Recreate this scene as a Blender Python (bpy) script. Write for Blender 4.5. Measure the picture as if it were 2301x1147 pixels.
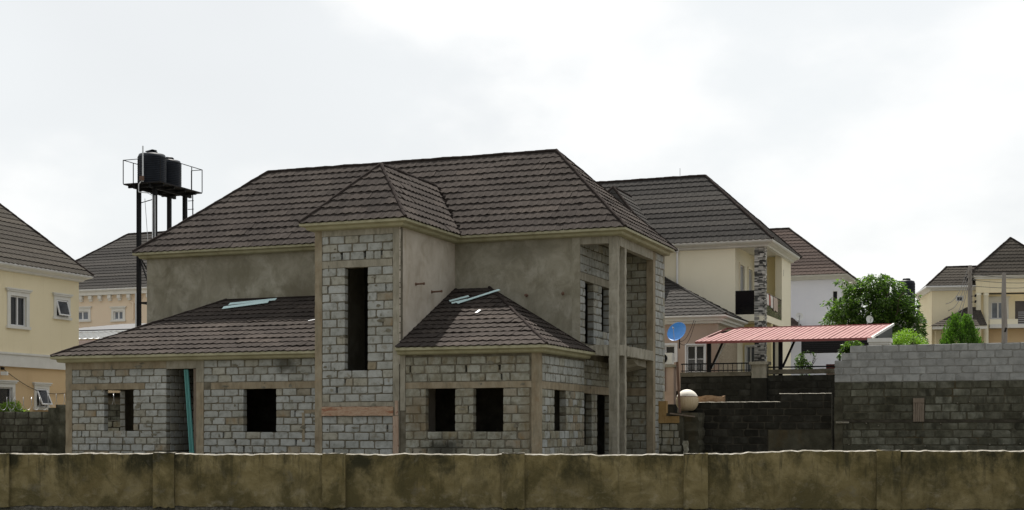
import bpy, math, random
from math import sin, cos, pi, radians, floor, sqrt, atan2
from mathutils import Vector, Matrix, Euler, noise

for _o in list(bpy.data.objects):
    bpy.data.objects.remove(_o)
random.seed(11)
SC = bpy.context.scene
COL = SC.collection

# ------------------------------------------------------------------ camera, sky, sun, exposure
cam_d = bpy.data.cameras.new('camera')
cam = bpy.data.objects.new('camera', cam_d)
COL.objects.link(cam)
cam.location = (0, 0, 1.6)
cam.rotation_euler = (pi / 2, 0, 0)
cam_d.sensor_width = 36
cam_d.lens = 36 * 3200 / 2301
cam_d.shift_y = (968 - 573.5) / 2301
cam_d.clip_end = 6000
SC.camera = cam

SUN_TO = Vector((-.053, 1.09, 1.80)).normalized()
world = bpy.data.worlds.new('World')
SC.world = world
world.use_nodes = True
wn = world.node_tree
wn.nodes.clear()
def W(t, **k):
    n = wn.nodes.new(t)
    for a, b in k.items():
        setattr(n, a, b)
    return n
w_out = W('ShaderNodeOutputWorld')
w_bg = W('ShaderNodeBackground')
w_bg.inputs['Strength'].default_value = .064
sky = W('ShaderNodeTexSky', sky_type='NISHITA')
sky.sun_disc = False
sky.sun_elevation = math.asin(SUN_TO.z)
sky.sun_rotation = atan2(SUN_TO.x, SUN_TO.y)
sky.dust_density = 2.5
w_tc = W('ShaderNodeTexCoord')
CLOUD_AT = (4.1, 1.2, .3)
# broken cloud deck over hazy sky, the same all round: puffs with crisp edges over a softer veil
w_map = W('ShaderNodeMapping')
w_map.inputs['Scale'].default_value = (1.9, 1.9, 3.2)
w_map.inputs['Location'].default_value = CLOUD_AT
w_n1 = W('ShaderNodeTexNoise')
w_n1.inputs['Scale'].default_value = 1.6
w_n1.inputs['Detail'].default_value = 10
w_n1.inputs['Roughness'].default_value = .50
w_n1.inputs['Distortion'].default_value = .15
w_r = W('ShaderNodeValToRGB')
w_r.color_ramp.interpolation = 'EASE'
w_r.color_ramp.elements[0].position = .475
w_r.color_ramp.elements[0].color = (0, 0, 0, 1)
w_r.color_ramp.elements[1].position = .60
w_r.color_ramp.elements[1].color = (1, 1, 1, 1)
w_n2 = W('ShaderNodeTexNoise')
w_n2.inputs['Scale'].default_value = 1.1
w_n2.inputs['Detail'].default_value = 4
w_n2.inputs['Roughness'].default_value = .45
w_r2 = W('ShaderNodeValToRGB')
w_r2.color_ramp.elements[0].position = .36
w_r2.color_ramp.elements[0].color = (8.3, 8.48, 8.55, 1)
w_r2.color_ramp.elements[1].position = .62
w_r2.color_ramp.elements[1].color = (9.15, 9.40, 9.45, 1)
w_mix = W('ShaderNodeMix', data_type='RGBA')
w_mix.inputs['B'].default_value = (10.6, 10.6, 10.45, 1)
w_mix2 = W('ShaderNodeMix', data_type='RGBA')
w_mix2.inputs['Factor'].default_value = .90
# thin high cloud is brightest round the sun and dims away from it (forward scattering)
w_dot = W('ShaderNodeVectorMath', operation='DOT_PRODUCT')
w_dot.inputs[1].default_value = SUN_TO
w_fs = W('ShaderNodeMapRange')
w_fs.inputs['From Min'].default_value = -.25
w_fs.inputs['From Max'].default_value = .62
w_fs.inputs['To Min'].default_value = .52
w_fs.inputs['To Max'].default_value = 1.0
w_fs.interpolation_type = 'SMOOTHSTEP'
w_sc = W('ShaderNodeVectorMath', operation='SCALE')
L = wn.links.new
L(w_tc.outputs['Generated'], w_map.inputs['Vector'])
L(w_map.outputs['Vector'], w_n1.inputs['Vector'])
L(w_n1.outputs['Fac'], w_r.inputs['Fac'])
L(w_r.outputs['Color'], w_mix.inputs['Factor'])
L(w_map.outputs['Vector'], w_n2.inputs['Vector'])
L(w_n2.outputs['Fac'], w_r2.inputs['Fac'])
L(w_r2.outputs['Color'], w_mix.inputs['A'])
L(w_tc.outputs['Generated'], w_dot.inputs[0])
L(w_dot.outputs['Value'], w_fs.inputs['Value'])
L(w_mix.outputs['Result'], w_sc.inputs[0])
L(w_fs.outputs['Result'], w_sc.inputs['Scale'])
L(sky.outputs['Color'], w_mix2.inputs['A'])
L(w_sc.outputs['Vector'], w_mix2.inputs['B'])
L(w_mix2.outputs['Result'], w_bg.inputs['Color'])
L(w_bg.outputs['Background'], w_out.inputs['Surface'])

sun_d = bpy.data.lights.new('sun', 'SUN')
sun_d.energy = 5.0
sun_d.angle = radians(.6)
sun_d.color = (1, .96, .90)
sun = bpy.data.objects.new('sun', sun_d)
COL.objects.link(sun)
sun.rotation_euler = (-SUN_TO).to_track_quat('-Z', 'Y').to_euler()
sun.location = (0, 40, 60)

SC.view_settings.view_transform = 'Standard'
SC.view_settings.look = 'None'
SC.view_settings.exposure = 0.68
SC.view_settings.gamma = 1
SC.view_settings.use_curve_mapping = False
try:
    SC.cycles.max_bounces = 6
    SC.cycles.diffuse_bounces = 4
    SC.cycles.glossy_bounces = 2
    SC.cycles.transmission_bounces = 3
    SC.cycles.transparent_max_bounces = 6
except Exception:
    pass

# ------------------------------------------------------------------ materials
MT = {}
def ramp(nt, fac, stops):
    r = nt.nodes.new('ShaderNodeValToRGB')
    while len(r.color_ramp.elements) < len(stops):
        r.color_ramp.elements.new(.5)
    for e, (p, c) in zip(r.color_ramp.elements, stops):
        e.position = p
        e.color = (c[0], c[1], c[2], 1) if not isinstance(c, (int, float)) else (c, c, c, 1)
    nt.links.new(fac, r.inputs['Fac'])
    return r.outputs['Color']
def mixc(nt, fac, a, b, mode='MIX'):
    m = nt.nodes.new('ShaderNodeMix')
    m.data_type = 'RGBA'
    m.blend_type = mode
    for k, x in (('Factor', fac), ('A', a), ('B', b)):
        if isinstance(x, (int, float)):
            m.inputs[k].default_value = x
        elif isinstance(x, tuple):
            m.inputs[k].default_value = (*x, 1)
        else:
            nt.links.new(x, m.inputs[k])
    return m.outputs['Result']
def mul(nt, a, b):
    m = nt.nodes.new('ShaderNodeMath')
    m.operation = 'MULTIPLY'
    for i, x in enumerate((a, b)):
        if isinstance(x, (int, float)):
            m.inputs[i].default_value = x
        else:
            nt.links.new(x, m.inputs[i])
    return m.outputs[0]
def vec(nt, scale=(1, 1, 1), rnd=0.0, rot=None):
    tc = nt.nodes.new('ShaderNodeTexCoord')
    out = tc.outputs['Object']
    if rnd:
        oi = nt.nodes.new('ShaderNodeObjectInfo')
        ad = nt.nodes.new('ShaderNodeVectorMath')
        ad.operation = 'ADD'
        sc = mul(nt, oi.outputs['Random'], rnd)
        nt.links.new(out, ad.inputs[0])
        nt.links.new(sc, ad.inputs[1])
        out = ad.outputs[0]
    mp = nt.nodes.new('ShaderNodeMapping')
    mp.inputs['Scale'].default_value = scale
    if rot:
        mp.inputs['Rotation'].default_value = rot
    nt.links.new(out, mp.inputs['Vector'])
    return mp.outputs['Vector']
def nz(nt, v, scale, detail=5, rough=.6, dist=0.0):
    n = nt.nodes.new('ShaderNodeTexNoise')
    n.inputs['Scale'].default_value = scale
    n.inputs['Detail'].default_value = detail
    n.inputs['Roughness'].default_value = rough
    n.inputs['Distortion'].default_value = dist
    nt.links.new(v, n.inputs['Vector'])
    return n.outputs['Fac']
def surf(name, cols, sc=3, stretch=(1, 1, 1), rough=.9, bump=.25, bsc=45, tone=None, stains=(), rnd=53.0, spec=.25, metal=0, lo=.32, hi=.68, dist=0.0, weather=None, spots=()):
    """Procedural surface: colour ramp over noise, per-object tone, stains with shapes of their own, fine bump."""
    m = bpy.data.materials.new(name)
    m.use_nodes = True
    nt = m.node_tree
    b = nt.nodes['Principled BSDF']
    b.inputs['Roughness'].default_value = rough
    b.inputs['Specular IOR Level'].default_value = spec
    b.inputs['Metallic'].default_value = metal
    v = vec(nt, stretch, rnd)
    n = len(cols)
    f = nz(nt, v, sc, 10, .66, dist)
    c = ramp(nt, f, [(lo + (hi - lo) * i / max(1, n - 1), k) for i, k in enumerate(cols)])
    if tone:
        oi = nt.nodes.new('ShaderNodeObjectInfo')
        t = ramp(nt, oi.outputs['Random'], tone)
        c = mixc(nt, 1.0, c, t, 'MULTIPLY')
    for s in stains:
        col, ssc, st, slo, shi, amt = s[:6]
        sv = vec(nt, st, rnd * 1.7)
        mask = ramp(nt, nz(nt, sv, ssc, 9, .70, .4), [(slo, 0.0), (shi, 1.0)])
        if len(s) > 6:
            tc = nt.nodes.new('ShaderNodeTexCoord')
            sx = nt.nodes.new('ShaderNodeSeparateXYZ')
            nt.links.new(tc.outputs['Object'], sx.inputs[0])
            mr = nt.nodes.new('ShaderNodeMapRange')
            mr.inputs['From Min'].default_value = s[6]
            mr.inputs['From Max'].default_value = s[7]
            nt.links.new(sx.outputs['Z'], mr.inputs['Value'])
            mask = mul(nt, mask, mr.outputs[0])
        c = mixc(nt, mul(nt, mask, amt), c, col)
    if weather:
        gm = nt.nodes.new('ShaderNodeNewGeometry')
        wf = nz(nt, gm.outputs['Position'], weather[0], 5, .6, .5)
        c = mixc(nt, 1.0, c, ramp(nt, wf, [(.34, weather[1]), (.66, weather[2])]), 'MULTIPLY')
    for ctr, rad, col, amt in spots:
        gm = nt.nodes.new('ShaderNodeNewGeometry')
        mp = nt.nodes.new('ShaderNodeMapping')
        mp.vector_type = 'TEXTURE'
        mp.inputs['Location'].default_value = ctr
        mp.inputs['Rotation'].default_value = (0, 0, radians(-21))
        mp.inputs['Scale'].default_value = rad
        nt.links.new(gm.outputs['Position'], mp.inputs['Vector'])
        ln = nt.nodes.new('ShaderNodeVectorMath')
        ln.operation = 'LENGTH'
        nt.links.new(mp.outputs['Vector'], ln.inputs[0])
        ad = nt.nodes.new('ShaderNodeMath')
        ad.operation = 'ADD'
        nt.links.new(ln.outputs['Value'], ad.inputs[0])
        nt.links.new(mul(nt, nz(nt, gm.outputs['Position'], 3.5, 5, .65), 1.2), ad.inputs[1])
        c = mixc(nt, mul(nt, ramp(nt, mul(nt, ad.outputs[0], .5), [(.45, 1.0), (.80, 0.0)]), amt), c, col)
    nt.links.new(c, b.inputs['Base Color'])
    if bump:
        bp = nt.nodes.new('ShaderNodeBump')
        bp.inputs['Strength'].default_value = bump
        bp.inputs['Distance'].default_value = .02
        nt.links.new(nz(nt, v, bsc, 4, .7), bp.inputs['Height'])
        nt.links.new(bp.outputs['Normal'], b.inputs['Normal'])
    MT[name] = m
    return m
def plain(name, c, rough=.6, metal=0, spec=.4, var=.12, sc=6):
    d = tuple(x * (1 - var) for x in c)
    e = tuple(min(1, x * (1 + var)) for x in c)
    return surf(name, [d, e], sc, rough=rough, bump=.05, bsc=60, spec=spec, metal=metal)

def hpos(u, v, z):
    return (.791 + u * cos(radians(21)) + v * sin(radians(21)), 41.2 - u * sin(radians(21)) + v * cos(radians(21)), z)
SOOT = [(hpos(-3.0, 0, 1.05), (.85, .6, .50), (.035, .034, .026), .85), (hpos(-3.9, 0, 2.0), (.5, .6, .9), (.15, .115, .065), .6), (hpos(-.35, 0, 2.0), (.3, .6, 1.2), (.17, .13, .075), .5)]
DAMP = [(hpos(-8.6, .4, 3.65), (.55, .6, .35), (.06, .058, .042), .8), (hpos(-14.9, .4, 1.9), (.25, .6, .8), (.24, .18, .09), .5)]
ARCH = [(hpos(-10.2, 4.2, 6.25), (1.0, .6, .95), (.15, .135, .095), .8), (hpos(-12.8, 4.2, 7.0), (1.6, .6, .5), (.16, .145, .10), .5), (hpos(-2.2, 4.2, 7.4), (1.5, .6, .5), (.13, .12, .085), .6)]
BT = [(0, (.84, .83, .79)), (.2, (.96, .96, .96)), (.5, (1.05, 1.05, 1.05)), (.8, (.91, .92, .93)), (.93, (1.0, .96, .88)), (1, (.88, .82, .71))]
surf('block_pale', [(.235, .240, .220), (.360, .374, .360), (.415, .430, .418)], 5, bump=.5, bsc=60, tone=BT, weather=(.8, (.86, .85, .82), (1.12, 1.12, 1.13)), spots=DAMP,
     stains=[((.20, .17, .12), 5, (1, 1, 1), .56, .70, .75), ((.07, .065, .055), 9, (1, 1, .8), .66, .74, .8)])
surf('block_warm', [(.195, .190, .155), (.30, .302, .265), (.37, .376, .345)], 5, bump=.5, bsc=60, tone=BT, weather=(.9, (.80, .77, .69), (1.12, 1.12, 1.10)), spots=SOOT,
     stains=[((.17, .13, .07), 3.5, (1, 1, .5), .50, .68, .8), ((.07, .065, .05), 8, (1, 1, .5), .64, .74, .8)])
surf('block_sooty', [(.075, .072, .058), (.14, .135, .11), (.21, .205, .18)], 4, bump=.5, bsc=60, tone=BT,
     stains=[((.03, .03, .022), 3, (1, 1, .4), .46, .62, .85)])
surf('block_brown', [(.20, .178, .130), (.275, .25, .195), (.335, .31, .25)], 4, bump=.5, bsc=60, tone=BT, spots=SOOT,
     stains=[((.24, .15, .06), 3, (1, 1, .4), .5, .66, .7), ((.07, .065, .05), 8, (1, 1, .5), .62, .74, .8)])
surf('block_fresh', [(.20, .205, .20), (.27, .275, .27), (.32, .325, .32)], 4, bump=.4, bsc=60,
     tone=[(0, (.86, .86, .86)), (.5, (1, 1, 1)), (1, (1.12, 1.13, 1.14))], stains=[((.13, .13, .12), 4, (1, 1, .6), .55, .75, .6)])
surf('block_dark', [(.060, .060, .045), (.115, .114, .092), (.17, .17, .145)], 3, bump=.5, bsc=60,
     tone=[(0, (.6, .6, .55)), (.35, (.85, .85, .8)), (.7, (1.0, 1.0, 1.0)), (.93, (1.25, 1.28, 1.3)), (1, (1.6, 1.64, 1.68))], weather=(.7, (.55, .54, .48), (1.15, 1.15, 1.12)),
     stains=[((.022, .022, .015), 2.5, (1, 1, .35), .48, .66, .85)])
surf('block_black', [(.018, .017, .014), (.030, .029, .024), (.05, .05, .044)], 2.5, bump=.5, bsc=60,
     tone=[(0, (.75, .75, .7)), (.5, (1, 1, 1)), (.9, (1.2, 1.2, 1.2)), (1, (1.5, 1.5, 1.5))], weather=(.7, (.55, .53, .48), (1.2, 1.2, 1.15)),
     stains=[((.012, .011, .007), 2, (1, 1, .35), .45, .66, .8)])
surf('mortar', [(.085, .075, .052), (.140, .126, .094), (.185, .170, .135)], 4, bump=.6, bsc=50, spots=SOOT + DAMP)
surf('mortar_and_room_shade', [(.02, .018, .013), (.045, .04, .03), (.07, .065, .05)], 2, bump=.5, bsc=50)  # stained wall mortar; also paints room shade inside the unfinished house
surf('mortar_fresh', [(.17, .17, .16), (.25, .25, .24)], 4, bump=.6, bsc=50)
surf('mortar_olive', [(.03, .028, .018), (.06, .057, .04), (.09, .086, .062)], 2, bump=.5, bsc=50,
     stains=[((.10, .07, .03), 1.5, (1, 1, .5), .52, .7, .5)])
surf('concrete_brown', [(.20, .16, .105), (.275, .23, .16), (.335, .295, .22)], 3, (1, 1, .5), bump=.4, bsc=45,
     stains=[((.15, .14, .10), 3, (2, 2, .35), .50, .72, .7), ((.27, .18, .10), 2, (1, 1, .6), .58, .72, .5)])
surf('concrete_grey', [(.22, .205, .16), (.30, .28, .225), (.37, .35, .29)], 3, (1, 1, .45), bump=.45, bsc=50,
     stains=[((.15, .14, .105), 4, (2, 2, .3), .50, .70, .75)])
surf('plaster_grey', [(.205, .19, .143), (.275, .258, .20), (.335, .316, .255)], 1.1, bump=.25, bsc=30, dist=1.2,
     stains=[((.165, .15, .105), 1.0, (1, 1, .55), .48, .64, .7), ((.40, .38, .32), 1.5, (1, 1, .7), .52, .68, .7), ((.14, .125, .085), 6, (1.5, 1, .35), .62, .75, .5)], spots=ARCH)
surf('plaster_beige', [(.37, .33, .27), (.46, .415, .35), (.52, .48, .415)], 1.2, bump=.2, bsc=30, dist=.8,
     stains=[((.32, .26, .18), 2, (2, 2, .3), .54, .72, .6), ((.30, .27, .22), 3.2, (1, 1.5, .2), .62, .75, .5)])
surf('fascia_olive', [(.29, .275, .175), (.35, .335, .22), (.40, .38, .26)], 2, (1, 1, 1), rough=.7, bump=.1, bsc=30,
     stains=[((.17, .155, .085), 2.2, (1, 1, .6), .55, .72, .7)])
RT = [(0, (.82, .82, .82)), (.3, (.94, .94, .94)), (.65, (1.03, 1.03, 1.02)), (1, (1.16, 1.14, 1.12))]
surf('roof_tile', [(.034, .0285, .0255), (.056, .0480, .0435), (.079, .0690, .0635)], 6, (8, .45, 1), weather=(.55, (.84, .84, .84), (1.16, 1.15, 1.13)), rough=1.0, spec=.04, bump=.5, bsc=9, tone=RT)
surf('roof_cap', [(.026, .021, .019), (.042, .034, .031)], 5, rough=1.0, spec=.04, bump=.3, bsc=60)
surf('roof_grey', [(.036, .034, .032), (.053, .050, .047), (.068, .064, .060)], 6, (4, .6, 1), rough=1.0, spec=.04, bump=.3, bsc=9, tone=RT)
surf('roof_brown', [(.048, .037, .032), (.072, .056, .050), (.090, .072, .064)], 6, (4, .6, 1), rough=1.0, spec=.04, bump=.3, bsc=9, tone=RT)
surf('roof_taupe', [(.038, .034, .028), (.056, .050, .043), (.070, .064, .056)], 6, (4, .6, 1), rough=1.0, spec=.04, bump=.3, bsc=9, tone=RT)
surf('fence_plaster', [(.120, .094, .038), (.175, .142, .064), (.230, .190, .094), (.29, .245, .135)], 1.6, (1, 1, 1.2), bump=.7, bsc=30, dist=1.2, lo=.30, hi=.72,
     stains=[((.088, .074, .030), 1.1, (1.1, 1, .8), .46, .58, .85), ((.020, .021, .010), .9, (1.2, 1.2, .75), .46, .60, .93, .22, .95),
             ((.036, .034, .018), 6, (1.5, 1.5, .17), .53, .66, .8, .15, .9), ((.34, .30, .21), 3.0, (1, 1, 1.4), .54, .68, .6, 1.0, .1),
             ((.055, .05, .03), 16, (1, 1, 1), .60, .68, .6), ((.16, .15, .12), 1.7, (1, 1, 1), .60, .72, .6)])
surf('mortar_smear', [(.13, .12, .09), (.195, .185, .148), (.26, .25, .21)], 6, bump=.6, bsc=50, weather=(1.2, (.7, .68, .62), (1.1, 1.1, 1.1)))
surf('fence_cap', [(.09, .08, .055), (.20, .185, .15), (.36, .34, .30)], 8, bump=.6, bsc=60)
surf('rubble', [(.05, .046, .034), (.11, .10, .08), (.2, .19, .16)], 14, bump=1, bsc=60)
surf('dirt', [(.085, .075, .055), (.125, .112, .085), (.165, .15, .118)], 1.2, bump=.6, bsc=25, stains=[((.06, .07, .03), .5, (1, 1, 1), .5, .65, .6)])
surf('cream_wall', [(.82, .725, .505), (.86, .765, .545)], .6, bump=.08, bsc=70, stains=[((.64, .54, .35), .6, (1, 1, .4), .52, .75, .4), ((.58, .48, .32), 1.6, (2.5, 2.5, .10), .57, .75, .45)])
surf('tan_wall', [(.64, .465, .27), (.68, .505, .30)], .6, bump=.08, bsc=70, stains=[((.48, .33, .18), .9, (1, 1, .4), .52, .75, .5)])
surf('peach_wall', [(.74, .61, .465), (.78, .65, .505)], .6, bump=.08, bsc=70)
surf('pale_cream', [(.82, .765, .60), (.86, .805, .64)], .6, bump=.06, bsc=70, stains=[((.70, .63, .47), 1.2, (2.5, 2.5, .12), .56, .75, .4)])
surf('yellow_cream', [(.80, .70, .42), (.84, .74, .46)], .6, bump=.06, bsc=70)
surf('pink_tan', [(.44, .33, .265), (.49, .375, .305)], .8, bump=.1, bsc=70, stains=[((.36, .26, .19), 1.2, (1, 1, .4), .5, .75, .5)])
surf('bluish_white', [(.68, .69, .76), (.73, .74, .80)], .6, bump=.06, bsc=70, stains=[((.56, .56, .60), 1, (2.5, 2.5, .12), .56, .75, .4)])
surf('white_trim', [(.66, .65, .61), (.74, .73, .69)], 2, bump=.08, bsc=60, rough=.75)
surf('white_frame', [(.70, .70, .70), (.78, .78, .78)], 2, bump=.03, rough=.45, spec=.5)
surf('off_white_sheet', [(.60, .60, .57), (.68, .68, .65)], 2, bump=.03, rough=.5)
def slips(name, stops):
    m = plain(name, (.3, .3, .3), .85)
    nt = m.node_tree
    g = nt.nodes.new('ShaderNodeNewGeometry')
    nt.links.new(ramp(nt, g.outputs['Random Per Island'], stops), nt.nodes['Principled BSDF'].inputs['Base Color'])
slips('stone_slip', [(0, (.035, .035, .033)), (.3, (.12, .118, .11)), (.55, (.34, .33, .30)), (1, (.62, .60, .56))])
surf('pebble_dash', [(.16, .13, .09), (.38, .31, .22), (.55, .47, .36)], 22, bump=.7, bsc=60)
def glass(name, c=(.012, .014, .018), rough=.06):
    m = plain(name, c, rough, 0, .5, .3, 1.5)
    return m
glass('window_glass')
glass('black_glass', (.004, .004, .006), .05)
glass('smoked_glass', (.07, .055, .045), .12)
glass('curtain_glass', (.16, .18, .21), .12)
plain('black_steel', (.011, .011, .012), .65, 0, .15)
plain('dark_steel', (.018, .0165, .0165), .7, 0, .15)
surf('tank_plastic', [(.007, .009, .013), (.012, .016, .024)], 3, rough=.5, bump=.04, spec=.16)
plain('galvanised', (.42, .43, .44), .45, .3, .5)
surf('rusty_steel', [(.10, .055, .035), (.17, .10, .07), (.12, .09, .08)], 8, (1, 1, .3), bump=.3)
surf('timber', [(.30, .19, .12), (.39, .27, .19), (.45, .34, .25)], 4, (.6, 6, 6), bump=.3, bsc=30, stains=[((.25, .105, .055), 3, (.6, 1, 2), .54, .62, .8), ((.10, .07, .05), 7, (.5, 3, 5), .64, .72, .8)])
surf('timber_upright', [(.30, .20, .14), (.39, .29, .22), (.45, .36, .28)], 4, (6, 6, .6), bump=.3, bsc=30, stains=[((.16, .055, .035), 3, (2, 1, 1.6), .60, .66, .9)])
surf('timber_grey', [(.14, .11, .085), (.20, .165, .13)], 4, (8, 8, .6), bump=.3, bsc=30)
surf('teal_paint', [(.075, .235, .225), (.10, .30, .285)], 3, (6, 6, .4), rough=.5, bump=.1)
plain('cyan_sheet', (.62, .82, .84), .4, 0, .5, .04)
plain('pale_stick', (.66, .68, .70), .5)
surf('carport_red', [(.29, .165, .157), (.335, .195, .185)], 1.2, rough=.85, bump=.05, spec=.08, stains=[((.39, .25, .238), 1.4, (1, 1, 1), .5, .75, .6)])
plain('carport_edge', (.22, .06, .055), .5)
plain('maroon', (.16, .045, .04), .6)
plain('silver_sheet', (.52, .54, .55), .4, .2, .5, .06)
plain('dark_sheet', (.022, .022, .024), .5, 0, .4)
plain('blue_dish', (.045, .24, .66), .4, 0, .5, .08)
plain('white_dish', (.72, .72, .70), .45)
surf('sphere_top', [(.60, .565, .49), (.68, .645, .57)], 4, bump=.05, rough=.7)
surf('sphere_base', [(.47, .38, .24), (.56, .47, .33)], 3, (4, 4, .4), bump=.05, rough=.75, stains=[((.38, .27, .14), 4, (4, 4, .3), .5, .7, .7)])
surf('ochre_plaster', [(.27, .175, .07), (.37, .25, .11)], 2, bump=.3, stains=[((.20, .12, .045), 4, (3, 3, .4), .5, .68, .8)])
surf('laterite', [(.20, .12, .07), (.34, .22, .13), (.42, .30, .2)], 7, bump=1, bsc=35)
surf('pole_concrete', [(.22, .20, .185), (.30, .28, .26)], 5, (1, 1, .3), bump=.3)
surf('bark', [(.05, .038, .026), (.10, .078, .055)], 9, (3, 3, .5), bump=.8, bsc=30)
plain('towel_white', (.70, .66, .62), .9)
plain('towel_red', (.42, .13, .09), .9)
plain('towel_tan', (.45, .36, .30), .9)
def foliage(name, a, b, c):
    m = bpy.data.materials.new(name)
    m.use_nodes = True
    nt = m.node_tree
    p = nt.nodes['Principled BSDF']
    g = nt.nodes.new('ShaderNodeNewGeometry')
    col = ramp(nt, g.outputs['Random Per Island'], [(0, a), (.55, b), (1, c)])
    nt.links.new(col, p.inputs['Base Color'])
    p.inputs['Roughness'].default_value = .5
    p.inputs['Specular IOR Level'].default_value = .35
    t = nt.nodes.new('ShaderNodeBsdfTranslucent')
    nt.links.new(mixc(nt, 1.0, col, (1.5, 1.7, .7), 'MULTIPLY'), t.inputs['Color'])
    mx = nt.nodes.new('ShaderNodeMixShader')
    mx.inputs['Fac'].default_value = .38
    nt.links.new(p.outputs['BSDF'], mx.inputs[1])
    nt.links.new(t.outputs['BSDF'], mx.inputs[2])
    nt.links.new(mx.outputs['Shader'], nt.nodes['Material Output'].inputs['Surface'])
    MT[name] = m
foliage('leaf_tree', (.022, .050, .010), (.062, .115, .024), (.14, .23, .05))
foliage('leaf_thuja', (.035, .085, .012), (.065, .14, .020), (.11, .21, .035))
foliage('leaf_lime', (.10, .19, .020), (.16, .27, .035), (.23, .36, .06))

# ------------------------------------------------------------------ helpers
def tag(o, label=None, cat=None, group=None, kind=None):
    for k, x in (('label', label), ('category', cat), ('group', group), ('kind', kind)):
        if x:
            o[k] = x
    return o
def link(o, parent=None):
    COL.objects.link(o)
    if parent is not None:
        o.parent = parent
    return o
def thing(name, label, cat, loc=(0, 0, 0), rot=0.0, group=None):
    o = bpy.data.objects.new(name, None)
    o.empty_display_size = .3
    link(o)
    o.location = loc
    o.rotation_euler = (0, 0, radians(rot))
    return tag(o, label, cat, group, 'thing')
class MB:
    """Collects shapes; build() links them as one mesh object."""
    def __init__(s):
        s.v = []
        s.f = []
    def add(s, vs, fs):
        k = len(s.v)
        s.v += [tuple(p) for p in vs]
        s.f += [tuple(i + k for i in f) for f in fs]
        return s
    def box(s, x0, x1, y0, y1, z0, z1):
        return s.add([(x0, y0, z0), (x1, y0, z0), (x1, y1, z0), (x0, y1, z0), (x0, y0, z1), (x1, y0, z1), (x1, y1, z1), (x0, y1, z1)],
                     [(0, 3, 2, 1), (4, 5, 6, 7), (0, 1, 5, 4), (1, 2, 6, 5), (2, 3, 7, 6), (3, 0, 4, 7)])
    def bar(s, p, q, w, h=None, up=(0, 0, 1)):
        p, q = Vector(p), Vector(q)
        h = h or w
        d = (q - p).normalized()
        a = d.cross(Vector(up))
        if a.length < 1e-4:
            a = d.cross(Vector((1, 0, 0)))
        a.normalize()
        b = a.cross(d)
        a *= w / 2
        b *= h / 2
        return s.add([p - a - b, p + a - b, p + a + b, p - a + b, q - a - b, q + a - b, q + a + b, q - a + b],
                     [(0, 3, 2, 1), (4, 5, 6, 7), (0, 1, 5, 4), (1, 2, 6, 5), (2, 3, 7, 6), (3, 0, 4, 7)])
    def tube(s, pts, r, n=8, caps=True):
        pts = [Vector(p) for p in pts]
        rs = r if isinstance(r, (list, tuple)) else [r] * len(pts)
        rings = []
        a = None
        for i, p in enumerate(pts):
            d = (pts[min(i + 1, len(pts) - 1)] - pts[max(i - 1, 0)]).normalized()
            if a is None:
                a = d.cross(Vector((0, 0, 1)))
                if a.length < 1e-3:
                    a = d.cross(Vector((1, 0, 0)))
            a = (a - d * a.dot(d)).normalized()
            b = d.cross(a)
            rings.append([p + (a * cos(2 * pi * k / n) + b * sin(2 * pi * k / n)) * rs[i] for k in range(n)])
        vs = [q for rg in rings for q in rg]
        fs = [(i * n + k, i * n + (k + 1) % n, (i + 1) * n + (k + 1) % n, (i + 1) * n + k) for i in range(len(pts) - 1) for k in range(n)]
        if caps:
            fs += [tuple(range(n))[::-1], tuple((len(pts) - 1) * n + k for k in range(n))]
        return s.add(vs, fs)
    def lathe(s, prof, c=(0, 0, 0), n=24):
        vs = [(c[0] + r * cos(2 * pi * k / n), c[1] + r * sin(2 * pi * k / n), c[2] + z) for r, z in prof for k in range(n)]
        fs = [(i * n + k, i * n + (k + 1) % n, (i + 1) * n + (k + 1) % n, (i + 1) * n + k) for i in range(len(prof) - 1) for k in range(n)]
        return s.add(vs, fs)
    def xform(s, m):
        s.v = [tuple(m @ Vector(p)) for p in s.v]
        return s
    def build(s, name, mat, parent=None, loc=None, rot=None, smooth=False):
        me = bpy.data.meshes.new(name)
        me.from_pydata(s.v, [], s.f)
        me.materials.append(MT[mat])
        if smooth:
            for p in me.polygons:
                p.use_smooth = True
        me.update()
        o = bpy.data.objects.new(name, me)
        link(o, parent)
        if loc is not None:
            o.location = loc
        if rot is not None:
            o.rotation_euler = (0, 0, radians(rot))
        return o
def boxo(name, mat, parent, *b, **k):
    return MB().box(*b).build(name, mat, parent, **k)
def rough_box(mb, x0, x1, y0, y1, z0, z1, step=.12, amp=.006, seed=0):
    """A cast piece with slightly uneven faces: the two long faces are subdivided and jittered."""
    L3 = (x1 - x0, y1 - y0, z1 - z0)
    ax = max(range(3), key=lambda i: L3[i])
    n = max(2, int(L3[ax] / step))
    rg = random.Random(seed + int(x0 * 97 + y0 * 31 + z0 * 13))
    vs, fs = [], []
    lo = [x0, y0, z0]
    hi = [x1, y1, z1]
    o1, o2 = [i for i in range(3) if i != ax]
    for i in range(n + 1):
        t = lo[ax] + (hi[ax] - lo[ax]) * i / n
        for a, b in ((0, 0), (1, 0), (1, 1), (0, 1)):
            p = [0, 0, 0]
            p[ax] = t
            p[o1] = (hi if a else lo)[o1] + rg.uniform(-amp, amp)
            p[o2] = (hi if b else lo)[o2] + rg.uniform(-amp, amp)
            vs.append(p)
    for i in range(n):
        for k in range(4):
            fs.append((i * 4 + k, i * 4 + (k + 1) % 4, i * 4 + 4 + (k + 1) % 4, i * 4 + 4 + k))
    fs += [(3, 2, 1, 0), tuple(n * 4 + k for k in range(4))]
    return mb.add(vs, fs)
def cast(name, mat, parent, *b, **k):
    return rough_box(MB(), *b).build(name, mat, parent, **k)

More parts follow.
